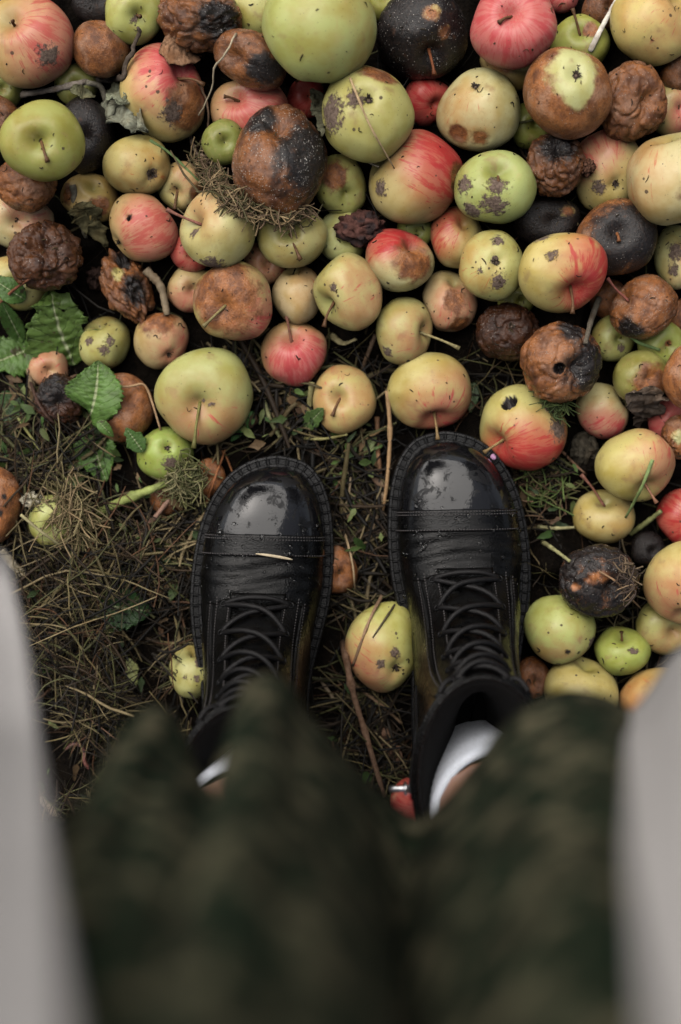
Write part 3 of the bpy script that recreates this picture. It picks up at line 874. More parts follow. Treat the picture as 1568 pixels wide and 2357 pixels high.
BL = 0.304
OD = np.array([0, .0015, .0045, .010, .018, .026, .036, .052, .070, .090, .118, .145, .170, .195, .220, .245, .272, .289, .299, BL])
OO = np.array([-.010, .000, .011, .0205, .030, .0355, .0415, .048, .052, .0548, .056, .053, .0475, .044, .0425, .0415, .0375, .029, .020, .0])  # outer half width
OI = np.array([.010, .021, .032, .0385, .0448, .0485, .0518, .0548, .0562, .0564, .054, .0475, .0415, .0395, .0400, .0400, .0365, .0285, .020, .0])  # inner
def outline(n, grow=0.0):
    """closed sole outline, inner side +x, toe at y=0, heel at -BL; starts at the toe, goes down the inner side"""
    dd = (1 - np.cos(np.linspace(0, np.pi, 120))) / 2 * BL
    inn = np.c_[np.interp(dd, OD, OI), -dd]
    out = np.c_[-np.interp(dd, OD, OO), -dd][::-1]
    pts = np.vstack([inn, out[1:-1]])
    for _ in range(6):
        pts = .5 * pts + .25 * (np.roll(pts, 1, 0) + np.roll(pts, -1, 0))
    t = np.roll(pts, -1, 0) - np.roll(pts, 1, 0)
    t /= np.linalg.norm(t, axis=1)[:, None]
    pts = pts + grow * np.c_[-t[:, 1], t[:, 0]] * -1 * np.sign(-1)
    seg = np.linalg.norm(np.roll(pts, -1, 0) - pts, axis=1)
    L = np.r_[0, np.cumsum(seg)]
    q = np.vstack([pts, pts[:1]])
    s = np.linspace(0, L[-1], n, endpoint=False)
    return np.c_[np.interp(s, L, q[:, 0]), np.interp(s, L, q[:, 1])]

# side profile of the upper: d along the foot, A = top/front line, B = sole/back line, w = half width factor
def up_half(d):
    e = np.clip((d - .0095) / (BL - .021), 0, 1) * BL
    return np.interp(e, OD, OO), np.interp(e, OD, OI)
SEC = []   # A_d, A_z, B_d, B_z, w, xc, k
for d, z in [(.0098, .036), (.0105, .0430), (.012, .0475), (.0145, .0520), (.019, .0568), (.026, .0620), (.036, .0662), (.048, .0688), (.060, .0698), (.072, .0702), (.086, .0712), (.100, .0740)]:
    o_, i_ = up_half(max(d, .0112))
    SEC.append([d, z, d, .030, (o_ + i_) / 2 * .865, (i_ - o_) / 2 * .90, 0.0])
for Ad, Az, Bd, Bz, w, xc, k in [
    (.115, .0810, .119, .030, .0455, .000, .02), (.130, .0985, .150, .030, .0410, -.001, .10), (.143, .1190, .186, .030, .0375, -.001, .25),
    (.153, .1390, .226, .032, .0365, .0, .45), (.161, .1570, .270, .046, .0370, .0, .66), (.167, .1720, .288, .080, .0390, .0, .86),
    (.171, .1840, .302, .118, .0415, .0, 1.0), (.173, .1935, .310, .155, .0445, .0, 1.0), (.173, .2020, .316, .192, .0470, .0, 1.0)]:
    SEC.append([Ad, Az, Bd, Bz, w, xc, k])
SEC = np.array(SEC)
NS = len(SEC)
def upper(u, th):
    """point on the upper: u in 0..NS-1 along the sections, th round it (90 deg = top/front)"""
    u = np.clip(np.asarray(u, float), 0, NS - 1 - 1e-6)
    th = np.asarray(th, float)
    u, th = np.broadcast_arrays(u, th)
    i = u.astype(int); f = u - i
    i0 = np.clip(i - 1, 0, NS - 1); i1 = i; i2 = np.clip(i + 1, 0, NS - 1); i3 = np.clip(i + 2, 0, NS - 1)
    f_ = f[..., None]
    p0, p1, p2, p3 = SEC[i0], SEC[i1], SEC[i2], SEC[i3]
    S = .5 * (2 * p1 + (p2 - p0) * f_ + (2 * p0 - 5 * p1 + 4 * p2 - p3) * f_ ** 2 + (3 * p1 - p0 - 3 * p2 + p3) * f_ ** 3)
    Ad, Az, Bd, Bz, w, xc, k = [S[..., j] for j in range(7)]
    s = np.sin(th); c = np.cos(th)
    dome = np.clip(s, 0, 1) ** .66
    ell = .5 + .5 * s
    v = (1 - k) * dome + k * ell
    xs = np.sign(c) * np.abs(c) ** (.80 + .2 * k)
    x = xc + w * xs
    d = Bd + (Ad - Bd) * v
    z = Bz + (Az - Bz) * v
    return np.stack([x, -d, z], -1)
def upper_n(u, th):
    e = .02
    du = upper(np.minimum(np.asarray(u) + e, NS - 1.001), th) - upper(np.maximum(np.asarray(u) - e, 0), th)
    dt = upper(u, np.asarray(th) + e) - upper(u, np.asarray(th) - e)
    n = np.cross(dt, du)
    n /= np.linalg.norm(n, axis=-1)[..., None] + 1e-12
    ctr = upper(u, np.asarray(th) + np.pi)
    sgn = np.sign(np.sum(n * (upper(u, th) - ctr), -1))[..., None]
    return n * sgn
def upo(u, th, off):
    return upper(u, th) + upper_n(u, th) * np.asarray(off)[..., None] if np.ndim(off) else upper(u, th) + upper_n(u, th) * off

def patch(U, TH, off, thick=.0016):
    """a raised panel on the upper over a (m,n) grid of u/theta with a closed rim"""
    m, n = U.shape
    top = upo(U, TH, off)
    bot = upo(U, TH, off - thick - .001)
    # rounded edge: pull the outermost ring of the top in height
    V = np.vstack([top.reshape(-1, 3), bot.reshape(-1, 3)])
    I = np.arange(m * n).reshape(m, n)
    F = np.stack([I[:-1, :-1], I[1:, :-1], I[1:, 1:], I[:-1, 1:]], -1).reshape(-1, 4).tolist()
    ring = list(I[0, :]) + list(I[1:, -1]) + list(I[-1, -2::-1]) + list(I[-2:0:-1, 0])
    o = m * n
    for a, b in zip(ring, ring[1:] + ring[:1]):
        F.append((int(a), int(b), int(b + o), int(a + o)))
    return V, F

def beads(pts, nrm, size=(.0011, .0006, .0005), mb=None, skip=1):
    """little stitches laid end to end along a line"""
    T = np.gradient(pts, axis=0); T /= np.linalg.norm(T, axis=1)[:, None] + 1e-12
    S = np.cross(nrm, T)
    for p, t, n, s in zip(pts, T, nrm, S):
        a, b, c = size
        V = [p - t * a - n * c, p - s * b + n * c * .5, p + t * a - n * c, p + s * b + n * c * .5, p + n * c * 1.6]
        mb.add(V, [(0, 1, 4), (1, 2, 4), (2, 3, 4), (3, 0, 4)])
def along(u, th, spacing):
    p = upper(u, th)
    L = np.r_[0, np.cumsum(np.linalg.norm(np.diff(p, axis=0), axis=1))]
    s = np.arange(0, L[-1], spacing)
    return np.interp(s, L, u), np.interp(s, L, th)

def build_boot(name, label, toe, yaw, side, seed):
    """side +1: inner side faces +x (left foot); -1: mirrored (right foot)"""
    sr = np.random.default_rng(seed)
    root = empty(name, (toe[0], toe[1], 0.0))
    root.rotation_euler = (0, 0, yaw)
    tag(root, label, 'boot', 'pair of black leather ankle boots')
    mir = np.array([side, 1, 1.0])
    def part(nm, V, F, mat, parent=None, smooth=True):
        V = np.asarray(V, float) * mir
        if side < 0:
            F = [tuple(reversed(f)) for f in (F.tolist() if isinstance(F, np.ndarray) else F)]
        return mk(nm, V, F, mat, parent or root, smooth)
    # --- sole: tread, side wall, notched welt
    N = 220
    ol = outline(N)
    cen = np.array([0.0, -.15])
    def ring(sc_off, z):
        t = np.roll(ol, -1, 0) - np.roll(ol, 1, 0); t /= np.linalg.norm(t, axis=1)[:, None]
        nn = np.c_[t[:, 1], -t[:, 0]]
        nn *= np.sign(np.sum(nn * (ol - cen), 1))[:, None]
        return np.c_[ol + nn * sc_off, np.full(N, z)]
    rings = [ring(-.006, .001), ring(-.003, .0), ring(-.0025, .008), ring(-.0045, .010), ring(-.001, .013), ring(-.0006, .025), ring(-.004, .028), ring(-.018, .0285)]
    V = np.vstack(rings)
    F = []
    for r in range(len(rings) - 1):
        for j in range(N):
            k = (j + 1) % N
            F.append((r * N + j, r * N + k, (r + 1) * N + k, (r + 1) * N + j))
    F.append(tuple(range(N)))
    F.append(tuple(range((len(rings) - 1) * N + N - 1, (len(rings) - 1) * N - 1, -1)))
    sole = part('sole', V, F, M['rubber'])
    # welt ring made of little blocks with raised frames
    nb = 84
    sp = 18
    per = np.linspace(0, N, nb * sp, endpoint=False)
    def rr(off, z):
        R_ = ring(off, 0)
        R_ = np.vstack([R_, R_[:1]])
        q = np.stack([np.interp(per, np.arange(N + 1), R_[:, c]) for c in range(3)], -1)
        q[:, 2] = z
        return q
    ph = (np.arange(nb * sp) % sp) / sp
    gap = np.clip(np.abs(ph - .5) * 2, 0, 1)
    groove = sstep(.80, .90, gap)                       # 1 in the slit between two blocks
    inset = 1 - sstep(.58, .70, gap)                    # sunken middle of each block
    zc = .0315
    prof = [(-.0002, .0245, 0, 0), (.0006, .0290, -.0009, 0), (-.0004, zc, -.0018, 0), (-.0020, zc + .0002, -.0018, 0), (-.0026, zc - .0002, -.0018, -.0009), (-.0062, zc - .0002, -.0016, -.0009), (-.0068, zc + .0002, -.0010, 0), (-.0086, zc + .0003, -.0003, 0), (-.0096, .0275, 0, 0)]
    V = []
    for off, z, gz, iz in prof:
        q = rr(off, z)
        q[:, 2] += groove * gz + inset * iz
        V.append(q)
    NN = nb * sp
    V = np.vstack(V)
    F = []
    for r in range(len(prof) - 1):
        for j in range(NN):
            k = (j + 1) % NN
            F.append((r * NN + j, r * NN + k, (r + 1) * NN + k, (r + 1) * NN + j))
    part('welt', V, F, M['rubber'], sole, smooth=False)
    # --- upper shell with an opening
    nu, nt_ = 150, 120
    uu = np.r_[np.linspace(0, 5, 40), np.linspace(5, NS - 1.001, nu - 40)[1:]]
    nu = len(uu)
    tt = np.linspace(0, 2 * np.pi, nt_, endpoint=False)
    U, T = np.meshgrid(uu, tt, indexing='ij')
    Vo = upper(U, T)
    # walking creases across the vamp
    cr = np.exp(-((U - 10.6) / 1.1) ** 2) * np.clip(np.sin(T), 0, 1)
    wv = np.sin((Vo[..., 1] * 520) + 2.0 * np.sin(Vo[..., 0] * 60 + seed)) * .0007 * cr
    Vo = Vo + upper_n(U, T) * wv[..., None]
    I = np.arange(nu * nt_).reshape(nu, nt_)
    J = np.roll(I, -1, 1)
    F = np.stack([I[:-1], J[:-1], J[1:], I[1:]], -1).reshape(-1, 4).tolist()
    V = Vo.reshape(-1, 3)
    # toe end cap
    c0 = V[:nt_].mean(0)
    V = np.vstack([V, c0]); ci = len(V) - 1
    F += [(ci, int(J[0, j]), int(I[0, j])) for j in range(nt_)]
    part('upper', V, F, M['vamp'])
    # lining tube inside the shaft
    ul = np.linspace(16.0, NS - 1.001, 26)
    U, T = np.meshgrid(ul, tt, indexing='ij')
    Vi = upo(U, T, -.0035 - .022 * (1 - (U - ul[0]) / (ul[-1] - ul[0])) ** .8 * np.where(U > 16.5, 1, 1))   # padded, hugs the ankle lower down
    nl = len(ul)
    I = np.arange(nl * nt_).reshape(nl, nt_); J = np.roll(I, -1, 1)
    F = np.stack([I[:-1], I[1:], J[1:], J[:-1]], -1).reshape(-1, 4).tolist()
    V = Vi.reshape(-1, 3)
    V = np.vstack([V, V[:nt_].mean(0)]); ci = len(V) - 1
    F += [(ci, int(I[0, j]), int(J[0, j])) for j in range(nt_)]
    part('lining', V, F, M['lining'])
    # collar roll along the top edge
    tc = np.linspace(0, 2 * np.pi, 121)
    cp = upo(np.full(121, NS - 1.02), tc, -.0015)
    V, F = tube(cp, .0019, 10, cap=False)
    part('collar', V, F, M['shaft'])
    # --- toe cap (polished), its band, stitch rows and punched holes
    d2u = lambda d: np.interp(d, SEC[:, 0], np.arange(NS))
    U0 = np.r_[np.linspace(.02, 3, 26), np.linspace(3, d2u(.064), 30)[1:]]
    T0 = np.linspace(-.10, np.pi + .10, 90)
    U, T = np.meshgrid(U0, T0, indexing='ij')
    V, F = patch(U, T, .0009)
    cap = part('toe_cap', V, F, M['cap'])
    mb = MB()
    ub = np.linspace(d2u(.0625), d2u(.0790), 14)
    U, T = np.meshgrid(ub, np.linspace(-.10, np.pi + .10, 90), indexing='ij')
    edge = np.minimum(U - ub[0], ub[-1] - U) / (ub[-1] - ub[0])
    V, F = patch(U, T, .0015)
    band = part('cap_band', V, F, M['band'])
    st = MB()
    tl = np.linspace(.05, np.pi - .05, 260)
    for dd, of in ((.0638, .0017), (.0660, .0017), (.0778, .0017)):
        a, b = along(np.full(260, d2u(dd)), tl, .0023)
        beads(upo(a, b, of), upper_n(a, b), mb=st)
    part('stitching', np.vstack(st.V), st.F, M['thread'], band)['kind'] = 'stuff'
    hb = MB()
    a, b = along(np.full(260, d2u(.0715)), np.linspace(.25, np.pi - .25, 260), .0088)
    for u_, t_ in zip(a, b):
        p = upo(u_, t_, .0016); n_ = upper_n(u_, t_)
        e1 = np.cross(n_, [1, .1, .2]); e1 /= np.linalg.norm(e1); e2 = np.cross(n_, e1)
        an = np.linspace(0, 2 * np.pi, 10, endpoint=False)
        rim = p + .0015 * (np.cos(an)[:, None] * e1 + np.sin(an)[:, None] * e2) + n_ * .0002
        dwn = p + .0007 * (np.cos(an)[:, None] * e1 + np.sin(an)[:, None] * e2) - n_ * .0012
        hb.add(np.vstack([rim, dwn]), [(j, (j + 1) % 10, 10 + (j + 1) % 10, 10 + j) for j in range(10)] + [tuple(range(10, 20))])
    part('punched_holes', np.vstack(hb.V), hb.F, M['lining'], band)['kind'] = 'stuff'
    # --- lace facings / quarters, proud of the tongue
    uT, uE = d2u(.111), NS - 1.06
    us = np.linspace(uT, uE, 60)
    def gap_th(u):                                      # half opening of the facing, as an angle
        f = (u - uT) / (uE - uT)
        half = .0150 - .0035 * f
        w = np.interp(u, np.arange(NS), SEC[:, 4])
        return np.arcsin(np.clip(half / w, 0, .95))
    stitch = MB()
    for sd in (1, -1):
        g = gap_th(us)
        ends = 1.55 + 1.15 * sstep(0, .35, (us - uT) / (uE - uT))    # how far round the foot the quarter goes
        fr = np.linspace(0, 1, 44)
        U = np.repeat(us[:, None], 44, 1)
        TH = np.pi / 2 + sd * (g[:, None] + (ends - g)[:, None] * fr[None, :])
        # slanted lower front edge
        U = np.minimum(U + 1.9 * (1 - (us - uT) / (uE - uT))[:, None] ** 2 * fr[None, :] ** 1.5, uE)
        V, F = patch(U, TH, .0024)
        q = part('quarter', V, F, M['shaft'])
        # an extra narrow strap with a bright edge beside the eyelet row
        f2 = np.linspace(0, 1, 12)
        u2 = np.linspace(uT + .25, uE - .2, 50)
        w2 = np.interp(u2, np.arange(NS), SEC[:, 4])
        a0 = gap_th(u2) + .0170 / w2 * (1 - .25 * (u2 - uT) / (uE - uT))
        a1 = a0 + .0075 / w2
        U2 = np.repeat(u2[:, None], 12, 1)
        T2 = np.pi / 2 + sd * (a0[:, None] + (a1 - a0)[:, None] * f2[None, :])
        V, F = patch(U2, T2, .0042, .0024)
        part('side_strap', V, F, M['shaft'], q)
        for of in (.0022, .0130):
            w_ = np.interp(us, np.arange(NS), SEC[:, 4])
            a, b = along(us, np.pi / 2 + sd * (g + of / w_), .0026)
            beads(upo(a, b, .0026), upper_n(a, b), mb=stitch)
        a, b = along(u2, np.pi / 2 + sd * (a0 + .0014 / w2), .0026)
        beads(upo(a, b, .0044), upper_n(a, b), mb=stitch)
    part('stitching', np.vstack(stitch.V), stitch.F, M['thread'])['kind'] = 'stuff'
    # --- tongue with a soft top
    u3 = np.linspace(uT - .3, NS - 1.05, 40)
    f3 = np.linspace(-1, 1, 16)
    U3 = np.repeat(u3[:, None], 16, 1)
    T3 = np.pi / 2 + (gap_th(u3) * 1.15)[:, None] * f3[None, :]
    V, F = patch(U3, T3, .0008 + .0 * U3.mean(), .0015)
    part('tongue', V, F, M['vamp'])
    # --- eyelets and lace
    ne = 7
    ue = np.linspace(uT + .30, uE - .55, ne)
    we = np.interp(ue, np.arange(NS), SEC[:, 4])
    eyl, eyr = [], []
    lace = MB()
    eb = MB()
    for k in range(ne):
        for sd, lst in ((1, eyl), (-1, eyr)):
            t_ = np.pi / 2 + sd * (gap_th(ue[k]) + .0065 / we[k])
            lst.append((ue[k], t_))
            p = upo(ue[k], t_, .0028); n_ = upper_n(ue[k], t_)
            e1 = np.cross(n_, [1, .1, .2]); e1 /= np.linalg.norm(e1); e2 = np.cross(n_, e1)
            an = np.linspace(0, 2 * np.pi, 13)
            V, F = tube(p + .0023 * (np.cos(an)[:, None] * e1 + np.sin(an)[:, None] * e2), .0007, 6, cap=False)
            part('eyelet', V, F, M['rubber'])
    def strand(a, b, lift, sag=0.0):
        f = np.linspace(0, 1, 26)
        u_ = a[0] + (b[0] - a[0]) * f + sag * np.sin(np.pi * f)
        t_ = a[1] + (b[1] - a[1]) * f
        h = -.0005 + .0052 * np.clip(np.sin(np.pi * f), 0, 1) ** .35 + lift * np.sin(np.pi * f) ** 2
        jig = .0004 * np.sin(f * 9 + seed)
        pts = upo(u_, t_, h + jig)
        V, F = tube(pts, .0021, 9)
        # plaited surface: twist a small ripple round it
        k = np.arange(len(V)); i = k // 9; j = k % 9
        c = pts[np.clip(i, 0, 25)]
        V = c + (V - c) * (1 + .10 * np.sin(i * 2.4 + j * 2.1))[:, None]
        lace.add(V, F)
    strand(eyl[0], eyr[0], .0010, -.22)
    for k in range(ne - 1):
        strand(eyl[k + 1], eyr[k], .0000, -.10)
        strand(eyr[k + 1], eyl[k], .0034, -.16)
    # loose ends of the lace lying over the collar
    for sd, e in ((1, eyl[-1]), (-1, eyr[-1])):
        f = np.linspace(0, 1, 22)
        pts = upo(e[0] + .6 * f, e[1] + sd * (.10 * f + .12 * f ** 2), .003 + .002 * np.sin(np.pi * f))
        V, F = tube(pts, .0020, 9)
        lace.add(V, F)
    part('lace', np.vstack(lace.V), lace.F, M['lace'])
    # --- inside zip: tape, teeth and a bright puller
    uz = np.linspace(15.0, NS - 1.1, 50)
    tz = np.interp(uz, [15.0, 20.0], [.10, -.10])
    f4 = np.linspace(-1, 1, 6)
    Uz = np.repeat(uz[:, None], 6, 1); Tz = tz[:, None] + .075 * f4[None, :]
    V, F = patch(Uz, Tz, .0034, .0014)
    zp = part('zip_tape', V, F, M['lining'])
    zt = MB()
    for s_ in (-1, 1):
        a, b = along(uz, tz + s_ * .018, .0019)
        beads(upo(a, b, .0040), upper_n(a, b), size=(.0007, .0009, .0006), mb=zt)
    part('zip_teeth', np.vstack(zt.V), zt.F, M['metal'], zp)['kind'] = 'stuff'
    p = upo(NS - 1.5, -.10, .0060); n_ = upper_n(NS - 1.5, -.10)
    pl = MB()
    an = np.linspace(0, 2 * np.pi, 13)
    V, F = tube(p + np.c_[.0 * an, .0038 * np.cos(an), .0055 * np.sin(an)] * 1.0 + n_ * .001, .0011, 8, cap=False)
    pl.add(V, F)
    V, F = tube(np.array([p + n_ * -.002, p + n_ * .004, p + n_ * .012]), [.0026, .0022, .0024], 8)
    pl.add(V, F)
    part('zip_puller', np.vstack(pl.V), pl.F, M['metal'], zp)
    # --- rain drops
    dr = MB()
    for k in range(210):
        if k < 150:
            u_, t_ = sr.uniform(7.5, 12.2), sr.uniform(.35, np.pi - .35); of = .0004
            if d2u(.0625) - .1 < u_ < d2u(.079) + .1: of = .0022
            elif u_ < d2u(.064): of = .0012
        else:
            u_ = sr.uniform(uT + .6, uE - 1.5); t_ = np.pi / 2 + sr.choice([-1, 1]) * sr.uniform(1.15, 1.6); of = .0024
        r_ = .0005 + .0018 * sr.random() ** 3
        p = upo(u_, t_, of); n_ = upper_n(u_, t_)
        e1 = np.cross(n_, [1, .1, .2]); e1 /= np.linalg.norm(e1); e2 = np.cross(n_, e1)
        an = np.linspace(0, 2 * np.pi, 9, endpoint=False)
        st_ = sr.uniform(.7, 1.6)
        lay = [(1.0, -.15), (.92, .22), (.6, .45)]
        V = np.vstack([p + r_ * q_ * (np.cos(an)[:, None] * e1 * st_ + np.sin(an)[:, None] * e2) + n_ * r_ * h_ for q_, h_ in lay] + [p + n_ * r_ * .55])
        F = [(l * 9 + j, l * 9 + (j + 1) % 9, (l + 1) * 9 + (j + 1) % 9, (l + 1) * 9 + j) for l in (0, 1) for j in range(9)]
        F += [(18 + j, 18 + (j + 1) % 9, 27) for j in range(9)]
        dr.add(V, F)
    d_ = part('rain_drops', np.vstack(dr.V), dr.F, M['water'])
    d_['kind'] = 'stuff'
    return root

pL = P(640, 1047, .032); pR = P(1050, 991, .032)
left_boot = build_boot('ankle_boot', "wet black lace-up ankle boot on the wearer's left foot, a straw on its toe", (pL[0] - .0105, pL[1]), math.radians(-1.5), 1, 3)
right_boot = build_boot('ankle_boot', "wet black lace-up ankle boot with silver zip puller, apple stems over its toe", (pR[0] + .0015, pR[1]), math.radians(1.0), -1, 5)
# ------------------------------------------------------------------ the wearer: body, socks, skirt and open coat
def skin_mat():
    m, nt, b = new_mat('skin')
    n = NB(nt)
    g = n.node('ShaderNodeTexCoord').outputs['Object']
    w = n.noise(g, 60.0, 3, .6)
    c = n.mix(n.ramp(w, .35, .7, 0, .5), (.50, .27, .18), (.42, .20, .13))
    n.link(c, b.inputs['Base Color'])
    b.inputs['Roughness'].default_value = .5
    b.inputs['Subsurface Weight'].default_value = .1
    b.inputs['Subsurface Radius'].default_value = (.01, .004, .002)
    return m
M['skin'] = skin_mat()
def tweed():
    m, nt, b = new_mat('mottled_green_tweed')
    n = NB(nt)
    g = n.node('ShaderNodeTexCoord').outputs['Object']
    a = n.noise(n.vmul(g, (.8, 1.0, 1.25)), 72.0, 2, .5, .3)
    c = n.noise(n.vadd(g, (3.1, 1.2, 7.7)), 62.0, 2, .5, .3)
    f = n.noise(g, 900.0, 2, .6)
    col = n.mix(n.ramp(a, .46, .54), (.016, .018, .0095), (.005, .016, .007))
    col = n.mix(n.ramp(c, .52, .60), col, (.105, .096, .058))
    col = n.mix(n.ramp(f, .35, .7, 0, .5), col, n.mix(1.0, col, (.4, .4, .4), 'MULTIPLY'))
    n.link(col, b.inputs['Base Color'])
    b.inputs['Roughness'].default_value = .95
    b.inputs['Specular IOR Level'].default_value = .15
    n.link(n.bump(f, .6, .001), b.inputs['Normal'])
    return m
M['tweed'] = tweed()
M['coat'] = cloth_mat('pale_grey_wool', (.46, .44, .43), .95, 500.0)
M['hair'] = cloth_mat('brown_hair', (.05, .03, .018), .5, 200.0)

person = empty('person', (.02, -.19, 0))
tag(person, 'person in green tweed skirt, white socks and open pale grey coat looking down', 'person')
PO = np.array([.02, -.19, 0.0])
def ppart(nm, V, F, mat, parent=None, smooth=True, cols=None):
    return mk(nm, np.asarray(V, float) - PO, F, mat, parent or person, smooth, cols=cols)

# one continuous body grown over a skeleton
J = [  # x, y, z, radius x, radius y
    (.020, -.265, .900, .110, .070),      # 0 pelvis
    (-.062, -.262, .780, .055, .055), (-.066, -.232, .470, .046, .048), (-.067, -.228, .330, .052, .055), (-.066, -.213, .225, .045, .048), (-.063, -.215, .100, .028, .030), (-.062, -.185, .048, .018, .014),   # 1-6 left leg
    (.104, -.262, .780, .055, .055), (.112, -.228, .470, .046, .048), (.114, -.222, .330, .055, .058), (.109, -.206, .225, .049, .053), (.103, -.200, .100, .028, .030), (.098, -.170, .048, .018, .014),        # 7-12 right leg
    (.020, -.255, 1.060, .100, .070), (.020, -.235, 1.250, .125, .090), (.020, -.235, 1.390, .080, .065), (.020, -.225, 1.460, .042, .042),   # 13-16 torso, neck
    (.020, -.195, 1.540, .072, .088), (.020, -.185, 1.640, .070, .085),   # 17-18 head
    (-.140, -.235, 1.375, .050, .050), (-.215, -.200, 1.200, .038, .038), (-.130, -.060, 1.190, .028, .028),       # 19-21 left arm
    (.180, -.235, 1.375, .050, .050), (.255, -.200, 1.200, .038, .038), (.170, -.060, 1.190, .028, .028),          # 22-24 right arm
    (-.080, -.025, 1.215, .020, .030), (.115, -.025, 1.215, .020, .030),   # 25-26 palms
]
E = [(0,1),(1,2),(2,3),(3,4),(4,5),(5,6),(0,7),(7,8),(8,9),(9,10),(10,11),(11,12),(0,13),(13,14),(14,15),(15,16),(16,17),(17,18),(15,19),(19,20),(20,21),(15,22),(22,23),(23,24),(21,25),(24,26)]
# fingers curled round the sides of the camera
for base, sx in ((25, 1), (26, -1)):
    bx, by, bz = J[base][:3]
    for k, (dy, dz, ln) in enumerate(((.018, .030, .036), (.024, .010, .040), (.022, -.010, .038), (.014, -.026, .030))):
        i0 = len(J)
        J.append((bx + sx * .020, by + dy, bz + dz, .0095, .0095))
        J.append((bx + sx * (.020 + ln * .5), by + dy + .012, bz + dz + .004, .0085, .0085))
        J.append((bx + sx * (.020 + ln * .8), by + dy + .002, bz + dz + .006, .0075, .0075))
        E += [(base, i0), (i0, i0 + 1), (i0 + 1, i0 + 2)]
    i0 = len(J)
    J.append((bx + sx * .012, by - .022, bz + .022, .011, .011))
    J.append((bx + sx * .038, by - .026, bz + .030, .0095, .0095))
    E += [(base, i0), (i0, i0 + 1)]
me = bpy.data.meshes.new('body')
me.from_pydata([tuple(np.array(j[:3]) - PO) for j in J], E, [])
body = bpy.data.objects.new('body', me)
C.objects.link(body)
body.parent = person
sk = body.modifiers.new('skin', 'SKIN'); sk.use_smooth_shade = True
for i, j in enumerate(J):
    sv = me.skin_vertices[0].data[i]
    sv.radius = (j[3], j[4]); sv.use_root = (i == 0)
ss = body.modifiers.new('sub', 'SUBSURF'); ss.levels = 2; ss.render_levels = 2
me.materials.append(M['skin'])

def ring_tube(rows, n=72, wob=None):
    """rows of (cx, cy, z, rx, ry) -> tube"""
    a = np.linspace(0, 2 * np.pi, n, endpoint=False)
    V = []
    for r in rows:
        V.append(np.c_[r[0] + r[3] * np.cos(a), r[1] + r[4] * np.sin(a), np.full(n, r[2])])
    V = np.vstack(V)
    m = len(rows)
    I = np.arange(m * n).reshape(m, n); Jn = np.roll(I, -1, 1)
    return V, np.stack([I[:-1], Jn[:-1], Jn[1:], I[1:]], -1).reshape(-1, 4)

for (x0, y0, x1, y1, r) in ((-.064, -.211, -.066, -.214, .0405), (.1030, -.200, .108, -.207, .0435)):
    rows = []
    for k, z in enumerate(np.linspace(.10, .198, 46)):
        f = (z - .10) / .098
        rb = .0006 * (1 if k % 2 else -1)
        rr_ = r + rb + .004 * f
        if z > .194: rr_ -= (z - .194) * .5
        rows.append((x0 + (x1 - x0) * f, y0 + (y1 - y0) * f, z, rr_, rr_ * 1.06))
    rows.append((rows[-1][0], rows[-1][1], .196, rows[-1][3] - .004, rows[-1][4] - .004))
    V, F = ring_tube(rows)
    ppart('sock', V, F, M['sock'])

# skirt: hem folds measured from the photograph, fading towards the waist
hem = [(-.205, -.24), (-.185, -.185), (-.150, -.150), (-.118, -.135), (-.106, -.1116), (-.100, -.0977), (-.0882, -.0882), (-.0782, -.0937), (-.0723, -.1076), (-.0680, -.1295), (-.0650, -.150), (-.0550, -.152), (-.0500, -.125), (-.0495, -.1037), (-.0445, -.0818), (-.0365, -.0739), (-.0266, -.0778), (-.0167, -.0918), (.0032, -.1156), (.023, -.1335), (.035, -.1404), (.0449, -.1374), (.0628, -.1176), (.0786, -.0967), (.0945, -.0848), (.1104, -.0818), (.130, -.0878), (.150, -.110), (.165, -.128), (.185, -.125), (.215, -.170), (.225, -.235),
       (.215, -.32), (.180, -.355), (.150, -.40), (.10, -.385), (.05, -.425), (.0, -.395), (-.05, -.42), (-.10, -.38), (-.15, -.385), (-.19, -.32)]
hem = np.array(hem) - np.array([0, .004])
n = 260
q = np.vstack([hem, hem[:1]])
hc = crom(q, n + 1)[:-1]
ctr = np.array([.015, -.235])
ang = np.arctan2(hc[:, 1] - ctr[1], hc[:, 0] - ctr[0])
rows = 40
V = []
for k in range(rows):
    f = k / (rows - 1)
    z = .485 + (1.02 - .485) * f
    ax_, ay_ = .190 - .045 * f, .150 - .030 * f
    smooth = np.c_[ctr[0] + ax_ * np.cos(ang), ctr[1] + ay_ * np.sin(ang)]
    base = np.c_[ctr[0] + .190 * np.cos(ang), ctr[1] + .128 * np.sin(ang)]
    w = 1 + 3.4 * f * (1 - f) - .2 * f
    sm = np.c_[ctr[0] + ax_ * np.cos(ang), ctr[1] + (.128 - .012 * f) * np.sin(ang)]
    dl = hc - base
    inward = np.sum(dl * (base - ctr), 1) < 0
    front = hc[:, 1] > -.2
    w = np.where(inward & front, w, 1 - .55 * f)
    k_ = np.ones(9) / 9
    w = np.convolve(np.r_[w[-4:], w, w[:4]], k_, 'valid')
    pos = sm + dl * w[:, None]
    V.append(np.c_[pos, np.full(n, z)])
V = np.vstack(V)
I = np.arange(rows * n).reshape(rows, n); Jn = np.roll(I, -1, 1)
F = np.stack([I[:-1], Jn[:-1], Jn[1:], I[1:]], -1).reshape(-1, 4)
sk_o = ppart('skirt', V, F, M['tweed'])
so = sk_o.modifiers.new('cloth', 'SOLIDIFY'); so.thickness = .003; so.offset = -1

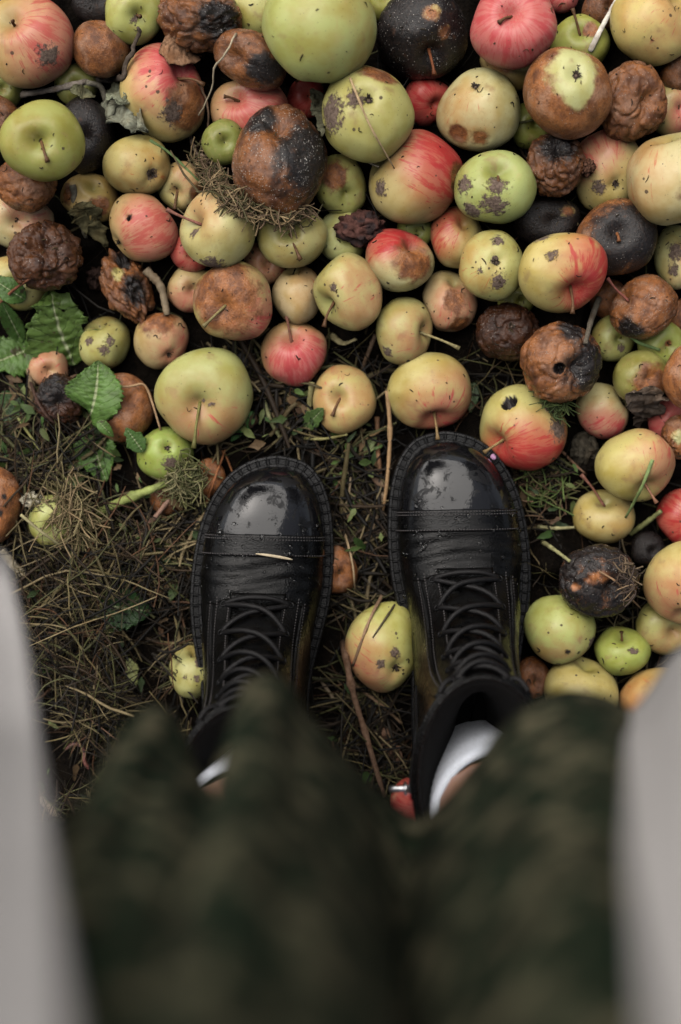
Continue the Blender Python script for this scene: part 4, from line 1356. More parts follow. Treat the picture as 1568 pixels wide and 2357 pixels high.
# coat: two front edges hanging open, one wrap of wool behind
zl = np.array([.478, .53, .60, .75, .92, 1.10, 1.30, 1.42])
EL = np.array([(-.158, -.022), (-.137, -.060), (-.117, -.088), (-.081, -.099), (-.042, -.103), (-.050, -.130), (-.040, -.140), (-.030, -.190)])
zr = zl.copy(); zr[0] = .500
ER = np.array([(.129, -.097), (.122, -.094), (.108, -.089), (.0785, -.094), (.050, -.100), (.080, -.130), (.075, -.140), (.065, -.190)])
rows = 46
m = 150
V = []
for k in range(rows):
    f = k / (rows - 1)
    z0 = .478 + (1.42 - .478) * f
    l = np.array([np.interp(z0, zl, EL[:, 0]), np.interp(z0, zl, EL[:, 1])])
    r = np.array([np.interp(z0, zl, ER[:, 0]), np.interp(z0, zl, ER[:, 1])])
    if z0 < 1.05:
        hw, bk = .235 - .055 * (z0 - .478) / .57, .43 - .05 * (z0 - .478) / .57
    else:
        t_ = min(1.0, (z0 - 1.05) / .25)
        hw, bk = .18 + .035 * t_, .38 - .02 * t_
    if z0 > 1.33:
        t_ = (z0 - 1.33) / .09
        hw = hw * (1 - .70 * t_ ** 1.5); bk = bk - .08 * t_
    fl = 1 - sstep(.5, 1.0, z0)
    path = [l, l + np.array([-.045, -.004 + .010 * fl]), np.array([.015 - hw, -.17]), np.array([.015 - hw * .96, -.27]), np.array([.015 - hw * .6, -bk + .03]), np.array([.015, -bk]),
            np.array([.015 + hw * .6, -bk + .03]), np.array([.015 + hw * .96, -.27]), np.array([.015 + hw, -.17]), r + np.array([.045, .030 * fl]), r]
    q = crom(path, m)
    s_ = np.linspace(0, 1, m)
    fold = .010 * fl * np.sin(s_ * 46) * np.sin(np.pi * s_)
    t = np.gradient(q, axis=0); t /= np.linalg.norm(t, axis=1)[:, None]
    q = q + np.c_[-t[:, 1], t[:, 0]] * fold[:, None]
    V.append(np.c_[q, np.full(m, z0) + (.022 * (1 - f) * s_)])
V = np.vstack(V)
I = np.arange(rows * m).reshape(rows, m)
F = np.stack([I[:-1, :-1], I[:-1, 1:], I[1:, 1:], I[1:, :-1]], -1).reshape(-1, 4)
co = ppart('coat', V, F, M['coat'])
so = co.modifiers.new('cloth', 'SOLIDIFY'); so.thickness = .006; so.offset = 0
for sd, sx in ((-1, -1), (1, 1)):
    sh = np.array([.02 + sx * .150, -.235, 1.365]); el = np.array([.02 + sx * .240, -.205, 1.200]); wr_ = np.array([.02 + sx * .150, -.065, 1.190])
    pts = crom([sh - np.array([sx * .05, 0, -.01]), sh, el, wr_], 22)
    V, F = tube(pts, np.linspace(.072, .045, 22), 20)
    ppart('coat_sleeve', V, F, M['coat'])
# hair: a shell over the back and crown of the head
a = np.linspace(0, 2 * np.pi, 48, endpoint=False)
Vh = []
for k, t in enumerate(np.linspace(.05, 1.0, 22)):
    ph = t * 2.1
    rx, ry, rz = .088, .102, .125
    ring_ = np.c_[.02 + rx * np.sin(ph) * np.cos(a), -.205 + ry * np.sin(ph) * np.sin(a), np.full(48, 1.605 + rz * np.cos(ph))]
    front = np.clip(np.sin(a), 0, 1) * sstep(.35, .6, t)
    ring_[:, 1] -= front * .085
    ring_ = ring_ + .004 * np.c_[np.cos(a * 24), np.sin(a * 24), 0 * a]
    Vh.append(ring_)
Vh = np.vstack(Vh)
I = np.arange(22 * 48).reshape(22, 48); Jn = np.roll(I, -1, 1)
F = np.stack([I[:-1], I[1:], Jn[1:], Jn[:-1]], -1).reshape(-1, 4).tolist() + [tuple(range(48))]
ppart('hair', Vh, F, M['hair'])
# ------------------------------------------------------------------ plant litter
def hull_z(t, z):
    """smallest concave curve over the heights: a stiff stalk laid across bumps"""
    pts = list(zip(t, z)); h = []
    for p in pts:
        while len(h) >= 2 and (h[-1][1] - h[-2][1]) * (p[0] - h[-2][0]) <= (p[1] - h[-2][1]) * (h[-1][0] - h[-2][0]):
            h.pop()
        h.append(p)
    return np.interp(t, [a[0] for a in h], [a[1] for a in h])

def lay(path, n=16, lift=0.0, rest=True):
    """picture path -> points lying on whatever is underneath"""
    q = crom(np.array(path, float)[:, :2], n)
    z = np.full(n, .03)
    for _ in range(4):
        s = (CAM_H - z) * 36 / 50 / FRAME_H
        x = (q[:, 0] - FRAME_W / 2) * s; y = (FRAME_H / 2 - q[:, 1]) * s
        z = top_z(x, y) if rest else ground_z(x, y)
        z = hull_z(np.linspace(0, 1, n), z) + lift
    s = (CAM_H - z) * 36 / 50 / FRAME_H
    return np.c_[(q[:, 0] - FRAME_W / 2) * s, (FRAME_H / 2 - q[:, 1]) * s, z]

def stalk(name, label, cat, path, wpx, col, mat='straw', taper=.7, lift=0.0, flat=1.0, group=None, rest=True, nodes=0, wob=.0, knots=()):
    n = 22
    pts = lay(path, n, lift + wpx * .00033 * .5, rest)
    sr = np.random.default_rng(abs(hash(label)) % 1000 if False else len(label) * 31 + int(path[0][0]))
    pts = pts + wob * np.c_[fbm(np.c_[np.linspace(0, 4, n), np.zeros(n), np.full(n, path[0][0] * .1)], 3), fbm(np.c_[np.linspace(0, 4, n), np.ones(n) * 5, np.full(n, path[0][1] * .1)], 4), np.zeros(n)]
    r = wpx * .00033 * .5 * np.linspace(1, taper, n)
    r = r * (1 + .08 * sr.normal(size=n))
    for k in knots:
        r = r * (1 + .5 * np.exp(-((np.linspace(0, 1, n) - k) / .03) ** 2))
    V, F = tube(pts, r, 8, flat=flat)
    tt = np.repeat(np.linspace(0, 1, n), 8)
    c = 1.25 * np.array(col)[None, :] * (1 + .35 * vnoise(np.c_[tt * 9, np.arange(len(tt)) % 8 * .9, np.full(len(tt), path[0][0])], 9))[:, None]
    o = mk(name, V, F, M[mat], cols=dict(tint=np.clip(c, .005, 1)))
    set_origin(o, pts[n // 2])
    tag(o, label, cat, group)
    return o

STRAW, OLIVE, BROWN, GREENS, REDB, PALEG, GREY = (.42,.31,.15), (.22,.22,.07), (.15,.085,.045), (.13,.20,.05), (.30,.12,.055), (.34,.36,.14), (.30,.27,.22)
G = 'loose stalks lying among the apples'
stalk('straw', 'white flat straw leaning over the small green upright-stemmed apple', 'straw', [(1358,118),(1390,55),(1424,-8)], 13, (.62,.58,.50), flat=.45, group=G, taper=.8)
stalk('straw', 'thin tan straw crossing the pale green apple with dark calyx', 'straw', [(806,180),(850,285),(908,388)], 6, (.50,.36,.20), group=G, taper=.5)
stalk('straw', 'short pale straw at the lower edge of the pale green calyx apple', 'straw', [(792,340),(845,372),(872,384)], 5, (.5,.42,.30), group=G)
stalk('grass', 'narrow green grass blade above the small cream apple', 'grass blade', [(345,322),(400,360),(480,440)], 7, (.16,.24,.09), flat=.4, group=G)
stalk('dry_vine', 'pale wiry vine hanging between the pink brown apple and the tan bruised apple', 'vine', [(545,82),(500,150),(470,250),(440,300)], 5, (.45,.38,.26), group=G, wob=.004)
stalk('dry_vine', 'brown curved vine along the right side of the pink brown apple', 'vine', [(455,180),(476,225),(478,300),(455,345)], 6, (.17,.11,.07), group=G, wob=.003)
stalk('dry_vine', 'grey shredded vine running down to the hay tuft', 'vine', [(432,290),(450,350),(490,380),(520,400)], 9, (.24,.18,.13), mat='bark', group=G, wob=.005)
stalk('straw', 'bent straw folded over the soft orange brown apple', 'straw', [(236,893),(300,889),(332,886),(350,925),(370,990)], 6, (.45,.30,.17), group=G, taper=.9)
stalk('plant_stalk', 'thick green jointed stalk left of the left boot', 'stalk', [(226,1180),(290,1150),(345,1128),(395,1108)], 24, (.24,.28,.085), group=G, lift=.008, knots=(.42,), rest=True)
stalk('plant_stalk', 'pinkish brown stalk below the green jointed stalk', 'stalk', [(310,1245),(350,1200),(396,1142)], 15, (.28,.17,.125), group=G)
stalk('wood_chip', 'split pale brown wood piece beside the left boot rim', 'wood', [(345,1368),(395,1345),(440,1322)], 25, (.30,.19,.10), mat='bark', flat=.6, group=G, taper=1.0)
stalk('plant_stalk', 'pale greenish stalk standing in the dry grass', 'stalk', [(152,1370),(180,1310),(200,1262)], 16, (.34,.33,.18), group=G, taper=.8)
stalk('pine_needle', 'red brown needle leaning on the left boot rim', 'needle', [(468,1182),(492,1110),(520,1032)], 7, (.30,.12,.05), group=G)
stalk('pine_needle', 'forked red brown needle below the large green yellow apple', 'needle', [(498,1020),(520,1050),(540,1100)], 6, (.28,.12,.05), group=G)
stalk('straw', 'long tan straw slanting down between the two boot toes', 'straw', [(890,982),(840,1012),(790,1042)], 8, (.36,.24,.12), group=G, lift=.006)
stalk('straw', 'kinked pale straw hanging down beside the inner edge of the left boot', 'straw', [(828,1016),(796,1060),(806,1110),(795,1175)], 7, (.40,.31,.20), group=G, lift=.006, wob=.002)
stalk('plant_stalk', 'upright brown stalk close to the inner edge of the right boot', 'stalk', [(892,900),(898,1000),(890,1120),(880,1180)], 11, (.36,.23,.12), group=G, knots=(.3,))
stalk('plant_stalk', 'red brown stalk left of the upright brown stalk by the right boot', 'stalk', [(868,960),(872,1060),(884,1140)], 12, (.24,.13,.07), group=G)
stalk('plant_stalk', 'knotted grey stalk leaning near the inner edge of the right boot', 'stalk', [(885,1120),(868,1180),(840,1262)], 18, (.28,.21,.14), mat='bark', group=G, knots=(.2,.5,.8))
stalk('straw', 'green yellow split straw pair between the boots', 'straw', [(798,1180),(830,1240),(850,1290)], 9, (.24,.24,.10), group=G)
stalk('straw', 'thin straw pointing at the russet apple between the boots', 'straw', [(795,1230),(812,1300),(818,1365)], 6, (.40,.30,.18), group=G, lift=.004)
stalk('twig', 'brown twig crossing the speckled apple between the boots', 'twig', [(882,1366),(850,1430),(812,1532)], 9, (.28,.18,.11), mat='bark', group=G, knots=(.6,))
stalk('twig', 'short dark twig beside the twig across the speckled apple', 'twig', [(918,1378),(890,1420),(858,1468)], 6, (.10,.08,.05), mat='bark', group=G)
stalk('twig', 'long dark brown woody twig running down between the boots', 'twig', [(790,1480),(812,1590),(845,1700),(885,1835)], 17, (.14,.085,.055), mat='bark', group=G, lift=.010, knots=(.28,.62))
stalk('twig', 'thin side twig forking right below the speckled apple', 'twig', [(815,1575),(880,1625),(925,1665)], 9, (.15,.10,.06), mat='bark', group=G, lift=.008)
stalk('straw', 'pale straw crossing under the long woody twig', 'straw', [(735,1560),(790,1640),(830,1690)], 8, (.32,.25,.17), group=G)
stalk('plant_stalk', 'green stalk piece behind the long woody twig', 'stalk', [(832,1790),(880,1775),(925,1760)], 13, (.20,.24,.07), group=G)
stalk('straw', 'pale stubby straw stump above the left boot tip', 'straw', [(655,948),(662,985),(664,1018)], 20, (.40,.32,.21), mat='bark', group=G, taper=1.0)
stalk('plant_stalk', 'pale green stalk right of the large green yellow apple', 'stalk', [(600,900),(620,960),(645,1008)], 13, (.30,.31,.15), group=G)
stalk('straw', 'flat olive straw left of the pink dashed apple', 'straw', [(718,880),(712,940),(716,1010)], 14, (.30,.27,.12), flat=.35, group=G)
stalk('straw', 'olive straw lying level above the left boot toe', 'straw', [(690,1008),(745,1010),(800,1000)], 8, (.27,.25,.10), group=G)
stalk('twig', 'dark twig below the yellow apple with the stem pointing down left', 'twig', [(865,770),(845,820),(835,850)], 12, (.13,.09,.06), mat='bark', group=G)
stalk('straw', 'broad dull straw under the yellow streaked apple', 'straw', [(760,770),(790,790),(820,780)], 16, (.22,.19,.10), flat=.4, group=G)
stalk('plant_stalk', 'pale stalk running to the long-stemmed yellow green apple', 'stalk', [(1238,1212),(1280,1216),(1322,1214)], 10, (.33,.31,.16), group=G)
stalk('plant_stalk', 'slanting olive stalk above the orange-flecked black apple', 'stalk', [(1250,1248),(1280,1268),(1312,1292)], 11, (.30,.29,.14), group=G)
stalk('plant_stalk', 'thick olive stalk between the yellow green and the red apple at right', 'stalk', [(1452,1228),(1485,1205),(1522,1176)], 15, (.24,.25,.10), group=G)
stalk('grass', 'green grass blade lying across the plump yellow apple', 'grass blade', [(1502,1058),(1478,1120),(1440,1192)], 9, (.20,.27,.10), flat=.4, group=G)
stalk('grass', 'green grass blade over the small green apples at right', 'grass blade', [(1435,748),(1465,785),(1520,806)], 9, (.13,.20,.07), flat=.4, group=G)
stalk('twig', 'grey upright twig right of the crimson-sided apple stem', 'twig', [(1378,688),(1360,740),(1348,790)], 15, (.15,.13,.10), mat='bark', group=G)
stalk('dry_vine', 'curved brown vine arching over the soil to the long-stemmed yellow apple', 'vine', [(1295,1040),(1330,1075),(1350,1092)], 7, (.24,.14,.09), group=G)
stalk('root_fibre', 'loose pale root fibre on the orange-flecked black apple', 'root', [(1440,1195),(1432,1240),(1442,1280)], 4, (.42,.33,.20), group=G)
stalk('root_fibre', 'brown root fibre looping over the orange-flecked black apple', 'root', [(1380,1315),(1420,1340),(1445,1370),(1475,1400)], 5, (.26,.16,.09), group=G)
stalk('wood_chip', 'dry split stick in the grass at lower left', 'stick', [(88,1832),(140,1890),(198,1948)], 20, (.34,.26,.18), mat='bark', flat=.6, group=G)
stalk('wood_chip', 'pale wood stick half hidden by the left coat panel', 'stick', [(2,1268),(30,1300),(58,1326)], 26, (.34,.29,.20), mat='bark', group=G, lift=.01)
stalk('twig', 'dark bent twig beside the small black wrinkled apple', 'twig', [(66,868),(90,930),(128,975),(185,990)], 8, (.07,.04,.03), mat='bark', group=G)
stalk('twig', 'brown red twig poking out at the left edge under the wrinkled apple', 'twig', [(-5,702),(35,665),(72,640)], 8, (.22,.09,.05), mat='bark', group=G)
stalk('plant_stalk', 'brown stem running down the left side under the leaves', 'stalk', [(70,850),(80,930),(105,990)], 22, (.20,.15,.09), mat='bark', group=G, rest=False)
stalk('straw', 'yellow green bent stem through the left grass', 'straw', [(40,960),(110,1060),(170,1130),(205,1260)], 7, (.26,.27,.10), group=G, lift=.02)
stalk('straw', 'brown straw slanting across the buried lime green apple', 'straw', [(148,1100),(154,1180),(158,1245)], 5, (.34,.22,.13), group=G)
stalk('straw', 'long olive straw under the buried lime green apple', 'straw', [(48,1185),(110,1235),(172,1275)], 8, (.30,.27,.14), group=G, lift=.012)
stalk('straw', 'tiny pale straw lying on the left boot vamp', 'straw', [(610,1276),(632,1280),(655,1284)], 6, (.60,.52,.38), group=G) if False else None
stalk('twig', 'grey knobbed apple twig under the dead sprig at upper left', 'twig', [(35,220),(90,212),(150,200),(215,184),(262,188)], 16, (.27,.23,.19), mat='bark', group=G, knots=(.02,.55,.8))
stalk('dry_vine', 'dark crumpled dry vine climbing to the top from the dead sprig', 'vine', [(255,190),(285,170),(300,120),(322,80),(318,60)], 17, (.085,.065,.05), mat='bark', group=G, wob=.004, flat=.6)
stalk('twig', 'grey green withered stem below the small tan yellow apple', 'twig', [(170,425),(172,470),(182,520),(200,545)], 16, (.20,.18,.13), mat='bark', group=G, wob=.003)
stalk('plant_stalk', 'pale bent stalk right of the torn apple remnant', 'stalk', [(335,620),(370,660),(385,725)], 22, (.22,.17,.11), group=G)

# a straw on the left boot, standing clear of the ground heights
def on_boot(boot_root, side, u0, t0, u1, t1, col, rad, name, label, cat, off=.0030):
    f = np.linspace(0, 1, 9)
    p = upo(u0 + (u1 - u0) * f, t0 + (t1 - t0) * f, off)
    p = p * np.array([side, 1, 1.0])
    cz, sz = math.cos(boot_root.rotation_euler.z), math.sin(boot_root.rotation_euler.z)
    w = np.c_[p[:, 0] * cz - p[:, 1] * sz + boot_root.location.x, p[:, 0] * sz + p[:, 1] * cz + boot_root.location.y, p[:, 2]]
    V, F = tube(w, np.array([.3, .8, 1, 1, 1, 1, .9, .7, .3]) * rad, 8, flat=.5)
    o = mk(name, V, F, M['straw'], cols=dict(tint=np.tile(np.array(col), (len(V), 1))))
    set_origin(o, w[4])
    return tag(o, label, cat)
on_boot(left_boot, 1, 9.35, 1.62, 9.62, 1.15, (.62, .52, .36), .0011, 'straw', 'tiny pale straw lying just behind the toe cap of the left boot', 'straw')
on_boot(right_boot, -1, 4.6, math.pi - .12, 5.0, math.pi - .10, (.62, .34, .55), .0021, 'petal', 'small lilac petal on the outer edge of the right boot toe', 'petal', .0042)

# ------------------------------------------------------------------ leaves
def leaf_material():
    m, nt, b = new_mat('leaf')
    n = NB(nt)
    t = n.attr('tint').outputs['Color']
    lf = n.attr('leafuv').outputs['Vector']
    sp = n.node('ShaderNodeSeparateXYZ'); n.link(lf, sp.inputs[0])
    g = n.node('ShaderNodeNewGeometry').outputs['Position']
    side = n.math('ABSOLUTE', sp.outputs[0])
    # side veins rake forward from the midrib
    ph = n.math('SUBTRACT', n.math('MULTIPLY', sp.outputs[1], 8.0), n.math('MULTIPLY', side, 2.6))
    fr = n.math('ABSOLUTE', n.math('SUBTRACT', n.math('FRACT', ph), 0.5))
    vein = n.ramp(fr, 0.0, 0.09, 1, 0)
    mid = n.ramp(side, 0.02, 0.075, 1, 0)
    nz = n.noise(g, 160.0, 4, .6)
    nz2 = n.noise(g, 420.0, 4, .65)
    col = n.mix(n.ramp(nz, .4, .7, 0, .6), t, n.mix(1.0, t, (.55, .5, .4), 'MULTIPLY'))
    col = n.mix(n.math('MULTIPLY', vein, .35), col, n.mix(1.0, t, (1.6, 1.5, 1.7), 'MULTIPLY'))
    col = n.mix(n.math('MULTIPLY', mid, .75), col, (.42, .46, .26))
    col = n.mix(n.ramp(n.noise(g, 75.0, 5, .7), .60, .66, 0, .85), col, (.055, .035, .02))
    n.link(col, b.inputs['Base Color'])
    b.inputs['Roughness'].default_value = .42
    b.inputs['Specular IOR Level'].default_value = .35
    h = n.math('SUBTRACT', n.math('MULTIPLY', nz2, .5), n.math('MULTIPLY', n.math('MAXIMUM', vein, mid), .9))
    n.link(n.bump(h, .7, .0009), b.inputs['Normal'])
    return m
M['leaf'] = leaf_material()
M['dead'] = tint_material('dead_leaf', .8, .15, .7, 1.0, 260.0, .0015)

def leaf_mesh(name, base, tip, hw, col, mat, parent=None, lift=.002, teeth=14, depth=.10, fold=.25, curl=.15, bend=0.0, rough=.0, seed=1, label=None, cat='leaf', group=None, rest=True, edge=0.0, zadd=0.0):
    n, m = 57, 11
    b_, t_ = np.array(base, float), np.array(tip, float)
    d = t_ - b_; L = np.hypot(*d); d /= L
    nrm = np.array([-d[1], d[0]])
    f = np.linspace(0, 1, n)
    path = b_ + np.outer(f, t_ - b_) + np.outer(np.sin(np.pi * f) * bend * L, nrm)
    pts = lay(path[::4], n, lift, rest)
    # re-interpolate xy exactly, keep heights
    T, _, _ = frames(pts)
    S = np.cross(T, [0, 0, 1.0]); S /= np.linalg.norm(S, axis=1)[:, None]
    wpx = hw * .00034
    prof = np.sin(np.pi * np.clip(f, 0, 1) ** .75) ** .8
    saw = 1 - depth * ((f * teeth) % 1.0)
    V = []; uv = []
    for j, s in enumerate(np.linspace(-1, 1, m)):
        w = prof * wpx * s * (saw if abs(s) > .99 else 1.0)
        if edge and abs(s) > .6:
            w = w * (1 + edge * vnoise(np.c_[f * 7, np.full(n, s * 3), np.full(n, seed * 1.7)], 21))
        z = fold * abs(s) * wpx * prof + curl * wpx * s * s * np.sin(f * 9 + s * 3 + seed) * .5
        z = z + wpx * .10 * np.sin(f * 8 * 2 * np.pi - abs(s) * 16) * (abs(s) > .1)
        V.append(pts + S * w[:, None] + np.c_[np.zeros(n), np.zeros(n), z])
        uv.append(np.c_[np.full(n, s), f, np.zeros(n)])
    V = np.stack(V, 1).reshape(-1, 3); uv = np.stack(uv, 1).reshape(-1, 3)
    if rough:
        V = V + rough * wpx * np.c_[vnoise(V * 160, seed), vnoise(V * 160, seed + 1), 1.6 * vnoise(V * 130, seed + 2)]
    V[:, 2] += zadd
    I = np.arange(n * m).reshape(n, m)
    F = np.stack([I[:-1, :-1], I[:-1, 1:], I[1:, 1:], I[1:, :-1]], -1).reshape(-1, 4)
    c = np.tile(np.array(col, float), (len(V), 1)) * (1 + .25 * vnoise(V * 120, seed + 5))[:, None]
    o = mk(name, V, F, M[mat], parent, cols=dict(tint=np.clip(c, .004, 1)), vecs=dict(leafuv=uv))
    so = o.modifiers.new('blade', 'SOLIDIFY'); so.thickness = .0004; so.offset = 0
    if label:
        set_origin(o, pts[n // 2]); tag(o, label, cat, group)
    return o
LG = 'leaves lying on and among the apples'
GR, GR2, DG, GG, BR, TN = (.11,.21,.045), (.075,.155,.035), (.030,.075,.020), (.24,.28,.17), (.16,.085,.05), (.42,.24,.14)
leaf_mesh('leaf', (172,840), (116,668), 78, (.12,.20,.045), 'leaf', depth=.13, curl=.2, rough=.05, label='large torn bright green leaf with a pale midrib near the left edge', group=LG, seed=2, edge=.5, bend=-.04)
leaf_mesh('leaf', (148,786), (70,752), 42, GG, 'leaf', label='pale underside of a leaf overlapping the large torn green leaf', group=LG, seed=3, lift=.006, edge=.2)
leaf_mesh('leaf', (86,796), (-30,842), 56, GR, 'leaf', label='broad green leaf cut by the left edge below the torn leaf', group=LG, seed=4, edge=.35, curl=.4, depth=.2)
leaf_mesh('leaf', (52,790), (2,690), 24, GR2, 'leaf', label='narrow curled dark green leaf above the broad leaf at the left edge', group=LG, seed=5, curl=.5)
leaf_mesh('leaf', (58,690), (-20,640), 30, GR2, 'leaf', label='small green leaf at the left edge under the yellow green apple', group=LG, seed=40)
leaf_mesh('leaf', (40,905), (-15,985), 34, (.05,.10,.03), 'leaf', label='dim green leaf low at the left edge below the broad leaf', group=LG, seed=41, edge=.3)
leaf_mesh('leaf', (330,1040), (290,985), 22, GR2, 'leaf', label='small green leaf between the leafy sprig and the dull green apple', group=LG, seed=42, edge=.3)
sprig = empty('leafy_sprig', P(208, 962, .02)); tag(sprig, 'green toothed sprig with two big leaves by the soft orange brown apple', 'plant', LG)
SP = np.array(sprig.location)
def sp_leaf(**k):
    o = leaf_mesh('leaf', mat='leaf', parent=None, lift=.010, **k)
    o.data.transform(Matrix.Translation(-Vector(SP))); o.parent = sprig
    return o
sp_leaf(base=(207,962), tip=(226,830), hw=70, col=GR, seed=6, bend=.04, depth=.13)
sp_leaf(base=(216,978), tip=(246,1108), hw=52, col=(.10,.20,.04), seed=7, bend=.06, depth=.13)
sp_leaf(base=(205,1032), tip=(136,1024), hw=18, col=GR2, seed=8)
sp_leaf(base=(225,968), tip=(262,1006), hw=14, col=GR, seed=9)
pts = lay([(205,955),(212,985),(200,1010),(212,1040)], 14, .006); V, F = tube(pts - SP, .0026, 8)
mk('stem', V, F, M['straw'], sprig, cols=dict(tint=np.tile((.26,.27,.14), (len(V), 1))))
leaf_mesh('leaf', (164,1046), (200,1104), 24, GG, 'leaf', label='pale grey green leaf scrap below the leafy sprig', group=LG, seed=10, edge=.3)
leaf_mesh('leaf', (232,1392), (350,1408), 56, DG, 'leaf', label='dark round green leaf low in the dry grass left of the left boot', group=LG, seed=11, teeth=7, depth=.16, lift=.014)
leaf_mesh('leaf', (118,1112), (186,1168), 40, (.06,.11,.035), 'leaf', label='dull green leaf over the buried lime green apple', group=LG, seed=12)
leaf_mesh('leaf', (584,948), (532,1016), 17, (.09,.26,.06), 'leaf', label='bright green leaf tip under the large green yellow apple', group=LG, seed=13)
leaf_mesh('leaf', (365,108), (468,128), 34, TN, 'dead', label='dead tan leaf lying on the pink and yellow apple', group=LG, seed=14, teeth=3, depth=.05, edge=.25, rough=.10, lift=.004)
leaf_mesh('leaf', (182,462), (240,566), 34, (.17,.15,.075), 'dead', label='crumpled olive dead leaf above the torn apple remnant', group=LG, seed=15, edge=.5, rough=.35, lift=.006)
leaf_mesh('leaf', (1505,888), (1470,982), 40, (.17,.13,.10), 'dead', label='grey brown curled leaf on the half olive half brown apple', group=LG, seed=16, edge=.35, rough=.3, lift=.006, teeth=4, depth=.05)
leaf_mesh('leaf', (882,1672), (926,1766), 20, (.20,.12,.08), 'dead', label='curled brown dead leaf beside the zip side of the right boot', group=LG, seed=17, edge=.4, rough=.4, lift=.01)
leaf_mesh('leaf', (440,1120), (404,1268), 32, (.13,.07,.04), 'dead', label='long brown dead leaf beside the left boot rim', group=LG, seed=18, edge=.3, rough=.25, lift=.004)
leaf_mesh('leaf', (722,205), (748,318), 17, (.11,.11,.07), 'dead', label='dark shrivelled leaf strip left of the pale green calyx apple', group=LG, seed=19, edge=.5, rough=.45, lift=.004)
leaf_mesh('leaf', (296,1515), (312,1580), 15, (.26,.28,.10), 'leaf', label='small yellow green leaf scrap in the dry grass above the skirt', group=LG, seed=20, lift=.012, edge=.4)
leaf_mesh('leaf', (830,1046), (866,1006), 16, (.20,.25,.09), 'leaf', label='small pale green leaf below the pink dashed apple', group=LG, seed=21, edge=.3, lift=.006)
leaf_mesh('leaf', (770,1120), (812,1085), 20, (.07,.16,.03), 'leaf', label='green leaf between the toes of the two boots', group=LG, seed=22, edge=.3, lift=.004)
leaf_mesh('leaf', (830,1165), (790,1140), 16, (.06,.14,.03), 'leaf', label='second green leaf just below the one between the boot toes', group=LG, seed=23, edge=.3, lift=.004)
leaf_mesh('leaf', (1092,880), (1082,950), 16, (.05,.09,.03), 'leaf', label='dim green leaf between the broad yellow apple and the one with the wormhole', group=LG, seed=24, lift=.004)
leaf_mesh('leaf', (700,985), (745,940), 24, (.12,.20,.06), 'leaf', label='green leaf left of the pink dashed apple, under the olive straw', group=LG, seed=25, edge=.3, lift=.003)
dsp = empty('dead_sprig', P(300, 260, .15)); tag(dsp, 'grey green withered leaf on a dead sprig over the pink and yellow apple', 'dead leaf', LG)
DS = np.array(dsp.location)
for k in (dict(base=(238,222), tip=(344,302), hw=36, col=(.30,.31,.23), seed=26, edge=.4, rough=.30), dict(base=(262,196), tip=(288,246), hw=24, col=(.27,.29,.20), seed=27, edge=.4, rough=.4), dict(base=(165,205), tip=(218,222), hw=15, col=(.26,.26,.15), seed=28, edge=.3, rough=.3)):
    o = leaf_mesh('leaf', mat='dead', lift=.006, teeth=5, **k)
    o.data.transform(Matrix.Translation(-Vector(DS))); o.parent = dsp
pts = lay([(200,190),(232,200),(245,235),(262,250)], 12, .006); V, F = tube(pts - DS, .0022, 8)
mk('stem', V, F, M['bark'], dsp, cols=dict(tint=np.tile((.24,.22,.17), (len(V), 1))))

# ------------------------------------------------------------------ shrivelled scrap, torn white peel, worm
def lump(name, label, cat, cx, cy, rx, ry, col, mat, h, seed, rough=.35, zoff=.5, tint2=None):
    u, v = np.meshgrid(np.linspace(0, np.pi, 34), np.linspace(0, 2 * np.pi, 56, endpoint=False), indexing='ij')
    d = np.c_[(np.sin(u) * np.cos(v)).ravel(), (np.sin(u) * np.sin(v)).ravel(), np.cos(u).ravel()]
    r = 1 + rough * fbm(d * 2.2 + seed, seed, 4) - rough * .8 * np.clip(1 - np.abs(vnoise(d * 3 + seed, seed + 3)) * 3, 0, 1)
    x0 = P(cx, cy, .05); z = float(top_z(x0[0], x0[1])[0])
    p = P(cx, cy, z + h * zoff); s = px2s(p[2])
    V = d * r[:, None] * np.array([rx * s, ry * s, h])
    n_, m_ = u.shape
    I = np.arange(n_ * m_).reshape(n_, m_); Jn = np.roll(I, -1, 1)
    F = np.stack([I[:-1], I[1:], Jn[1:], Jn[:-1]], -1).reshape(-1, 4)
    c = np.array(col) * (1 + .5 * vnoise(d * 5, seed))[:, None]
    if tint2 is not None:
        k = sstep(.0, .3, vnoise(d * 2.5, seed + 9))[:, None]
        c = c * (1 - k) + np.array(tint2) * k
    o = mk(name, V, F, M[mat], cols=dict(tint=np.clip(c, .004, 1)))
    o.location = p
    return tag(o, label, cat)
lump('apple_scrap', 'shrivelled red brown scrap of apple above the shiny red and brown apple', 'apple scrap', 831, 526, 54, 38, (.12,.055,.045), 'dead', .011, 5, .4, tint2=(.045,.03,.03))
lump('apple_peel', 'torn whitish piece of peel beside the buried lime green apple', 'peel', 74, 1152, 26, 20, (.50,.46,.34), 'dead', .008, 8, .5)
lump('apple_scrap', 'dark crumb of rotten apple beside the torn remnant', 'apple scrap', 222, 640, 24, 26, (.06,.035,.028), 'dead', .010, 12, .4)
lump('apple_scrap', 'little brown curl stuck to the crushed dark brown apple', 'apple scrap', 1352, 385, 18, 20, (.14,.07,.045), 'dead', .008, 15, .4)
lump('soil_clod', 'grey brown mouldy clod below the cream apple with the rosy underside', 'clod', 1345, 1035, 34, 40, (.055,.048,.035), 'dead', .012, 17, .3)
lump('pebble', 'dark grey pebble beside the large green yellow apple', 'pebble', 556, 835, 18, 22, (.06,.06,.065), 'worm', .008, 19, .08)
pts = lay([(150,1725),(172,1712),(192,1722),(195,1752),(205,1770)], 24, .012)
V, F = tube(pts, .0016 * np.r_[np.linspace(.6, 1, 4), np.ones(16), np.linspace(1, .5, 4)], 10)
